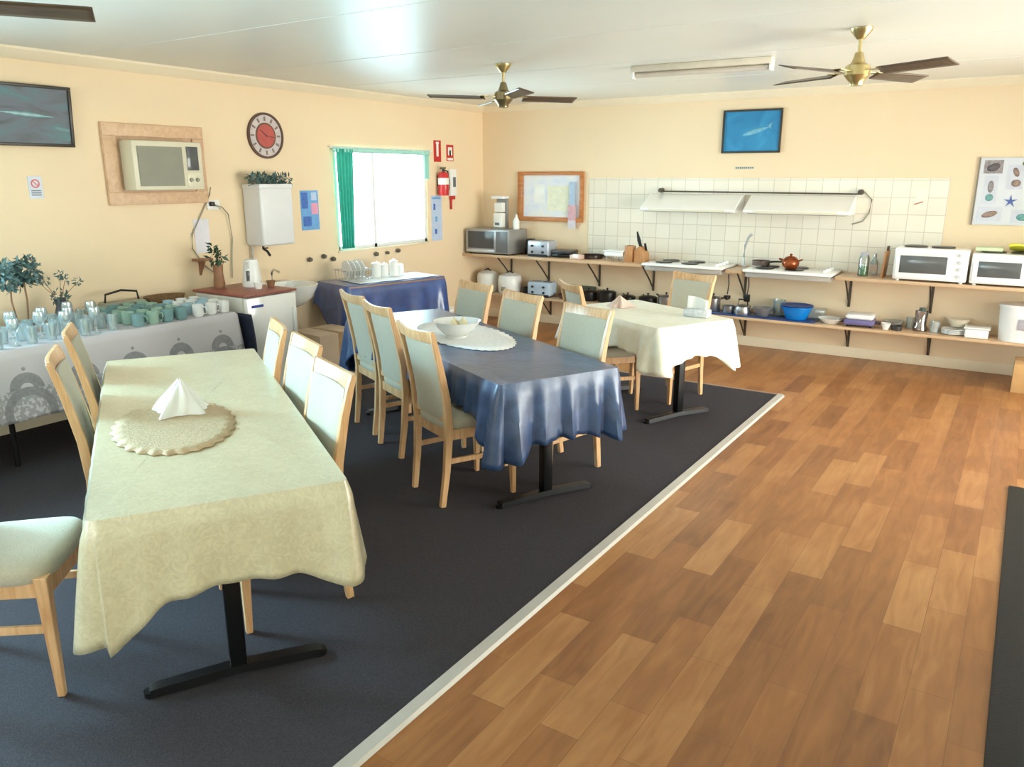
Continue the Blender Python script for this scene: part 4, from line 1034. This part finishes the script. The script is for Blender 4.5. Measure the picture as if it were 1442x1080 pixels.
Bx(-.008, .008, -.12, .12, 0, .24, bv=.003).build('board', knifewood, b); Bx(-.01, .01, -.02, .02, .235, .28, bv=.003).build('board_handle', mat('dark_brown_timber', (92, 62, 44), .5), b)

def oven(loc, lb, w, d, h, gx0, gx1, n=4):
    b = thing('bench_oven', lb, 'oven', loc)
    Bx(-w, w, -d, d, .015, h, bv=.014, seg=3).build('case', white_enamel, b)
    dr = Bx(-w+.015, w*.6, -d-.014, -d, .03, h-.035, bv=.01).build('door', white_enamel, b)
    Bx(gx0, gx1, -d-.018, -d-.012, .075, h-.062, bv=.004).build('door_glass', dark_glass, dr)
    M().tube([(gx0+.01, -d-.01, h-.045), (gx0+.01, -d-.03, h-.045), (gx1-.01, -d-.03, h-.045), (gx1-.01, -d-.01, h-.045)], .006).build('handle', white_plastic, dr)
    for k in range(n): M().cyl((w*.8, -d, .06+.06*k), (w*.8, -d-.02, .06+.06*k), .017, .014).build('knob', mat('pale_grey_knob', (200, 202, 206), .4), b)
    for sx in (-w*.5, w*.25): M().cyl((sx, 0, h), (sx, 0, h+.012), .095, .09, 28).build('hotplate', mat('dark_grey_hotplate', (72, 70, 68), .4, .3), b)
    for sx in (-w+.04, w-.04):
        for sy in (-d+.04, d-.04): M().cyl((sx, sy, 0), (sx, sy, .018), .015).build('foot', white_plastic, b)
    return b
oven((4.985, -.25, ZT), 'white bench oven with grey window, left of the two ovens on the upper shelf', .285, .19, .285, -.235, .13)
oven((5.58, -.25, ZT), 'white bench oven with a yellow cloth on top, right of the two ovens', .29, .19, .265, -.235, .07, 3)
m = M(); m.grid(lambda u, v: (-.12+.36*u, -.17+.3*v, .012*math.sin(u*9+v*4)+.02*math.sin(v*5+1)+.025), 24, 18)
tag(m.build('folded_cloth', mat('bright_yellow_cloth', (236, 226, 70), .7, var=.06, scale=12), loc=(5.66, -.22, ZT+.284), solid=.012), 'bright yellow cloth on top of the right white oven', 'cloth')
tag(Bx(-.1, .1, -.09, .09, 0, .03, bv=.008).build('baking_tray', mat('pale_green_tray', (208, 218, 176), .5), loc=(5.40, -.25, ZT+.279)), 'pale green tray at the left on top of the right white oven', 'tray')

# ------------------------------------------------------------------ lower shelf
ZL = .35
def cooker(loc, lb, r, h, mt, rz=0):
    b = thing('rice_cooker', lb, 'rice cooker', loc, rz)
    M().lathe([(0, 0), (r*.85, 0), (r, .03), (r*1.02, h*.7), (r*.97, h*.78), (0, h*.78)], n=30).build('cooker_body', mt, b)
    l = M().lathe([(r*.97, h*.78), (r*.93, h*.86), (r*.5, h*.96), (0, h)], n=30).build('lid', mt, b)
    M().tube([(-r*.4, 0, h*.95), (0, 0, h*1.06), (r*.4, 0, h*.95)], .008).build('handle', black_plastic, l); Bx(-.03, .03, -r-.008, -r+.02, .04, .09, bv=.004).build('switch_panel', grey_plastic, b)
cooker((.2, -.2, ZL), 'white rice cooker at the far left of the lower kitchen shelf', .13, .26, white_plastic)
cooker((.52, -.2, ZL), 'second white rice cooker beneath the microwave on the lower shelf', .14, .25, white_plastic)
toaster((.97, -.2, ZL), 'pale blue toaster with a dark top beneath the silver blue toaster', mat('pale_blue_toaster', (182, 200, 218), .3), .15, .09, .17)
saucepan((.74, -.13, ZL), 'small dark pan between the rice cooker and the pale blue toaster', black_plastic, .07, .07, 1.5)
tag(M().lathe([(0, 0), (.06, 0), (.09, .05), (.085, .05), (.055, .006), (0, .006)], n=24).build('bowl', mat('dark_red_brown', (84, 52, 46), .4), loc=(1.28, -.2, ZL)), 'dark red brown bowl right of the pale blue toaster', 'bowl')
tag(Bx(-.2, .2, -.02, .02, 0, .14, bv=.01).build('oven_tray', mat('dark_olive_tray', (74, 84, 62), .5), loc=(1.4, -.06, ZL)), 'dark olive tray leaning on the wall above the lower shelf', 'tray')
PN = [(1.58, .1, .1, 1.3, 'black pan with lid directly behind the left chair of the ivory table'), (1.81, .1, .11, 2.2, 'middle black pan with lid on the lower shelf'), (2.06, .085, .08, 2.2, 'third black pan with lid on the lower shelf'),
      (2.3, .1, .09, 2.2, 'large black pan left of the steel pot on the lower shelf')]
for x, r, h, a, lb in PN: saucepan((x, -.19, ZL), lb, black_plastic, r, h, a)
saucepan((2.52, -.22, ZL), 'shiny steel pot with dark rim below the left cooktop', steel, .085, .12, 2.4)
saucepan((2.76, -.2, ZL), 'second steel pot right of the shiny one, half behind the chair', steel, .08, .11, 2.2)
tag(Bx(-.62, .56, -.15, .13, 0, .012, bv=.004).build('shelf_liner', bluetray, loc=(3.5, -.19, ZL)), 'deep blue liner tray under the pots on the lower shelf', 'tray')
ZL2 = ZL+.013
saucepan((3.02, -.18, ZL2), 'tall steel pot at the left end of the blue liner tray', steel, .075, .13, 1.2)
saucepan((3.2, -.22, ZL2), 'small steel saucepan near the left of the blue liner tray', steel, .06, .07, .4, False)
b = thing('kettle', 'squat steel stove kettle with black handle on the blue liner tray', 'kettle', (3.35, -.25, ZL2))
M().lathe([(0, 0), (.075, 0), (.085, .03), (.07, .08), (.03, .1), (0, .1)], n=26).build('kettle_body', steel, b); M().tube([(-.05, 0, .08), (-.04, 0, .15), (.04, 0, .15), (.05, 0, .08)], .008).build('handle', black_plastic, b); M().tube([(.07, 0, .04), (.11, 0, .085)], [.014, .008]).build('spout', steel, b)
b = thing('colander', 'dull grey colander between the kettle and the blue bowl', 'colander', (3.55, -.24, ZL2)); M().lathe([(0, 0), (.05, 0), (.09, .06), (.1, .085), (.095, .085), (.08, .05), (0, .008)], n=24).build('colander_bowl', mat('dull_aluminium', (150, 148, 148), .5, .6), b)
b = thing('glass_jug', 'clear glass jug behind the blue bowl on the lower shelf', 'jug', (3.66, -.07, ZL2)); M().lathe([(0, 0), (.055, 0), (.065, .15), (.062, .15), (.05, .01), (0, .008)], n=22).build('jug_body', drinkglass, b); M().tube([(.06, 0, .13), (.1, 0, .12), (.09, 0, .04), (.057, 0, .03)], .006).build('handle', drinkglass, b)
b = thing('mixing_bowl', 'bright blue plastic bowl on the lower kitchen shelf below the right cooktop', 'bowl', (3.87, -.22, ZL2))
M().lathe([(0, 0), (.09, 0), (.1, .01), (.125, .08), (.14, .12), (.15, .124), (.15, .118), (.135, .118), (.118, .08), (.09, .015), (0, .01)], n=36).build('bowl', bluebowl, b)
m = M(); m.lathe([(.128, .116), (.148, .13), (.15, .136), (.125, .12)], n=36); m.build('rim_basket', mat('dark_blue_rim', (24, 70, 140), .4), b)
def plates(loc, lb, n, r, mt, gr):
    for k in range(n):
        o = M().lathe([(0, 0), (r*.6, 0), (r, .014), (r*.99, .018), (r*.6, .006), (0, .005)], n=30).build('plate', mt, loc=(loc[0], loc[1], loc[2]+.009*k))
        tag(o, lb, 'plate', gr)
tag(M().lathe([(0, 0), (.06, 0), (.12, .05), (.116, .052), (.055, .008), (0, .008)], n=30).build('bowl', china, loc=(4.19, -.22, ZL+.001)), 'white china bowl between the blue bowl and the purple grey appliance', 'bowl')
b = thing('electric_frypan', 'white lidded appliance with purple grey base and dark handles on the lower shelf', 'electric frypan', (4.45, -.22, ZL), .05)
Bx(-.13, .13, -.11, .11, .02, .07, bv=.015).build('base', purplem, b); Bx(-.12, .12, -.1, .1, .07, .12, bv=.025, seg=3).build('lid', white_plastic, b)
for sx in (-1, 1): Bx(sx*.15-.03, sx*.15+.03, -.04, .04, .03, .055, bv=.006).build('handle', mat('dark_purple_grey', (74, 62, 70), .4), b)
for sx in (-.1, .1): Bx(sx-.01, sx+.01, -.08, .08, 0, .02).build('foot', black_plastic, b)
tag(M().lathe([(0, 0), (.022, 0), (.045, .06), (.04, .06), (.02, .006), (0, .006)], n=20).build('cup', china, loc=(4.68, -.28, ZL)), 'small white cup right of the purple grey appliance', 'cup')
saucepan((4.77, -.26, ZL), 'little dark pan right of the small white cup', mat('charcoal_pan', (60, 56, 56), .4), .045, .04, 2.5, False, hl=.06)
for x, y, h, lb in ((4.86, -.08, .1, 'clear glass jar left of the stoppered bottle on the lower shelf'), (5.07, -.2, .1, 'clear glass jar right of the stoppered bottle on the lower shelf')):
    tag(M().lathe([(0, 0), (.04, 0), (.042, h), (.039, h), (.037, .008), (0, .008)], n=22).build('glass_jar', drinkglass, loc=(x, y, ZL)), lb, 'jar')
b = thing('blender_jug', 'clear jug with a dark green stopper on the lower shelf below the left oven', 'jug', (4.95, -.17, ZL))
M().lathe([(0, 0), (.06, 0), (.062, .03), (.045, .06), (.055, .18), (.052, .18), (.042, .06), (0, .05)], n=24).build('jug_body', glassy('smoky_glass', (.8, .76, .76, 1), .2, .08), b)
M().cyl((0, 0, .18), (0, 0, .21), .03, .025).build('stopper', mat('dark_green_stopper', (52, 74, 62), .4), b)
plates((5.22, -.2, ZL), 'white plate in the stack left of the white crockery box on the lower shelf', 5, .1, china, 'plates on the lower shelf')
b = thing('crockery_box', 'white ribbed baking dish at the right of the plate stack', 'dish', (5.42, -.24, ZL)); Bx(-.11, .07, -.08, .08, 0, .08, bv=.015, seg=3).build('dish', china, b); Bx(-.12, .08, -.09, .09, .08, .095, bv=.006).build('lid', china, b)
for x, nm, lb in ((3.2, 'ladle', 'dark ladle hanging under the shelf piece between the cooktops'), (3.40, 'spatula', 'dark spatula hanging under the left end of the right cooktop')):
    b = thing(nm, lb, nm, (x, -.3, .5))
    M().tube([(0, 0, .06), (.01, 0, .16), (0, 0, .262)], .006, 6).build('handle', black_plastic, b)
    if nm == 'ladle': M().lathe([(.004, 0), (.03, .015), (.035, .045), (.032, .045), (.0, .012)], n=18).build('scoop', black_plastic, b)
    else: Bx(-.03, .03, -.004, .004, 0, .075, bv=.003).build('blade', black_plastic, b)
tag(M().lathe([(0, 0), (.05, 0), (.09, .06), (.087, .06), (.047, .006), (0, .006)], n=28).build('salad_bowl', drinkglass, loc=(4.72, -.1, ZL)), 'clear salad bowl behind the small white cup on the lower shelf', 'bowl')
tag(M().lathe([(0, 0), (.055, 0), (.1, .07), (.097, .07), (.05, .006), (0, .006)], n=28).build('salad_bowl', mat('ivory_plastic_bowl', (230, 218, 194), .4), loc=(5.24, -.1, ZL+.06)), 'ivory bowl resting on the back of the plate stack', 'bowl')
tag(Bx(-.09, .09, -.04, .04, 0, .11, bv=.01).build('food_container', drinkglass, loc=(4.02, -.07, ZL)), 'clear upright food container against the wall right of the blue bowl', 'container')
b = thing('bucket', 'large white plastic bucket with a printed label at the right end of the lower shelf', 'bucket', (5.69, -.2, ZL))
M().lathe([(0, 0), (.13, 0), (.15, .28), (.157, .285), (.157, .3), (.145, .3), (.125, .01), (0, .01)], n=36).build('bucket_body', white_plastic, b)
Bx(.0, .09, -.1505, -.142, .11, .2, bv=.002).build('label_sheet', mat('grey_label', (176, 168, 176), .6, var=.15, scale=40), b)
M().lathe([(0, .3), (.15, .3), (.15, .31), (0, .315)], n=36).build('lid', white_plastic, b)
b = thing('cardboard_box', 'brown cardboard box on the vinyl floor under the right end of the lower shelf', 'box', (5.86, -.56, 0))
Bx(-.15, .2, -.12, .2, 0, .24, bv=.003).build('carton', card, b); Bx(-.152, .202, .02, .06, .1, .243).build('packing_tape', MATS['tan_tape'], b)
tag(Bx(5.76, 6.9, -7.9, -3.05, 0, .012, bv=.004).build('floor_mat', matm), 'large black rubber mat on the vinyl floor at the right edge', 'mat')

# ------------------------------------------------------------------ ceiling fans and light
def fan(x, y, ang, lb, hub):
    b = thing('ceiling_fan', lb, 'ceiling fan', (x, y, H), ang)
    M().lathe([(.0, -.002), (.06, -.002), (.055, -.02), (.02, -.06), (.0, -.062)], n=28).build('canopy', brass, b)
    M().cyl((0, 0, -.05), (0, 0, -.16), .01).build('down_rod', brass, b)
    M().lathe([(0, -.12), (.022, -.13), (.03, -.16), (.04, -.185), (.066, -.2), (.07, -.25), (.056, -.27), (.04, -.285), (.036, -.305), (0, -.31)], n=36).build('motor_housing', hub, b)
    for k in range(4):
        a = k*PI/2; R_ = Matrix.Rotation(a, 4, 'Z')
        m = M(); m.box(.055, .18, -.018, .018, -.232, -.226, bv=.002); m.box(.14, .18, -.036, .036, -.232, -.226, bv=.002)
        bmesh.ops.transform(m.b, matrix=R_, verts=m.b.verts); arm = m.build('blade_arm', brass, b)
        m = M()
        def bf(u, v, s_=1):
            r = .15+.42*u; wd = .042+.016*u
            e = 1 if .03 < u < .97 else .9
            return (r, (v-.5)*2*wd*e, -.236-(v-.5)*.028)
        m.grid(bf, 20, 6); bmesh.ops.transform(m.b, matrix=R_, verts=m.b.verts)
        m.build('blade', fanblade, b, solid=.006)
    return b
fan(4.71, -3.0, d2(62), 'brass ceiling fan with dark blades nearest the kitchen at the right', brass)
fan(2.22, -2.89, d2(50), 'ceiling fan with brass hub near the room corner in the middle', mat('antique_brass', (150, 134, 100), .3, .85))
fan(2.37, -6.76, d2(56), 'ceiling fan at the top left edge, only a dark blade in view', brass)
b = thing('fluorescent_light', 'long slim fluorescent light fitting on the ceiling between the fans', 'ceiling light', (3.48, -2.2, H), .06)
Bx(-.52, .52, -.05, .05, -.045, 0, bv=.006).build('housing', mat('beige_light_housing', (216, 206, 188), .4), b)
m = M(); m.cyl((-.49, 0, -.065), (.49, 0, -.065), .019, None, 20); m.build('tube', mat('unlit_tube', (206, 196, 184), .3), b)
for sx in (-.51, .51): Bx(sx-.012, sx+.012, -.03, .03, -.09, -.01, bv=.004).build('end_holder', white_plastic, b)

for k_, lk in ((mat('white_heater_casing', (0,)*3), 0),): pass

# ------------------------------------------------------------------ light
w = bpy.data.worlds.new('sky'); sc.world = w; w.use_nodes = True
bg = w.node_tree.nodes['Background']; bg.inputs['Color'].default_value = (.86, .95, 1, 1); bg.inputs['Strength'].default_value = 1
nt = w.node_tree; tc = nt.nodes.new('ShaderNodeTexCoord'); sp = nt.nodes.new('ShaderNodeSeparateXYZ'); nt.links.new(tc.outputs['Generated'], sp.inputs[0])
west = math_n(nt, 'MULTIPLY', math_n(nt, 'MAXIMUM', math_n(nt, 'MULTIPLY', sp.outputs['X'], -1.0), 0.0), 46.0)
east = math_n(nt, 'MULTIPLY', math_n(nt, 'MAXIMUM', sp.outputs['X'], 0.0), 19.0)
nt.links.new(math_n(nt, 'ADD', math_n(nt, 'ADD', west, east), 4.2), bg.inputs['Strength'])
wf = math_n(nt, 'MINIMUM', math_n(nt, 'MAXIMUM', math_n(nt, 'MULTIPLY', sp.outputs['X'], -2.0), 0.0), 1.0)
nt.links.new(mixc(nt, wf, (1, .955, .87, 1), (.62, .88, 1, 1)), bg.inputs['Color'])
def portal(loc, rot, sx, sy):
    l = bpy.data.lights.new('daylight_portal', 'AREA'); l.shape = 'RECTANGLE'; l.size = sx; l.size_y = sy; l.cycles.is_portal = True
    o = bpy.data.objects.new('daylight_portal', l); COL.objects.link(o); o.location = loc; o.rotation_euler = rot
portal((-.15, (W1[0]+W1[1])/2, (W1[2]+W1[3])/2), (0, -PI/2, 0), W1[3]-W1[2], W1[1]-W1[0])
portal((-.15, (W2[0]+W2[1])/2, (W2[2]+W2[3])/2), (0, -PI/2, 0), W2[3]-W2[2], W2[1]-W2[0])
portal((RX+.15, (DR[0]+DR[1])/2, (DR[2]+DR[3])/2), (0, PI/2, 0), DR[3]-DR[2], DR[1]-DR[0])
l = bpy.data.lights.new('daylight_stand_in', 'AREA'); l.shape = 'RECTANGLE'; l.size = 1.1; l.size_y = 1.0; l.energy = 1050; l.color = (.36, .76, 1)  # added area lamp outside the left wall window, stands in for daylight
o = bpy.data.objects.new('daylight_stand_in', l); COL.objects.link(o); o.location = (-1.5, -8.1, 2.7)
o.rotation_euler = (Vector((2.8, -6.2, .75))-Vector(o.location)).to_track_quat('-Z', 'Y').to_euler()
portal(((WS[0]+WS[1])/2, RY-.15, (WS[2]+WS[3])/2), (PI/2, 0, 0), WS[1]-WS[0], WS[3]-WS[2])

# ------------------------------------------------------------------ camera
cam = bpy.data.cameras.new('camera'); co = bpy.data.objects.new('camera', cam); COL.objects.link(co)
co.location = (5.649, -8.052, 1.7); co.rotation_euler = (PI/2-d2(14.8), 0, d2(33)); cam.sensor_width = 36; cam.lens = 1100/1442*36
sc.camera = co
vs = sc.view_settings; vs.view_transform = 'Standard'; vs.look = 'None'; vs.gamma = 1; vs.use_curve_mapping = False
vs.exposure = -0.45
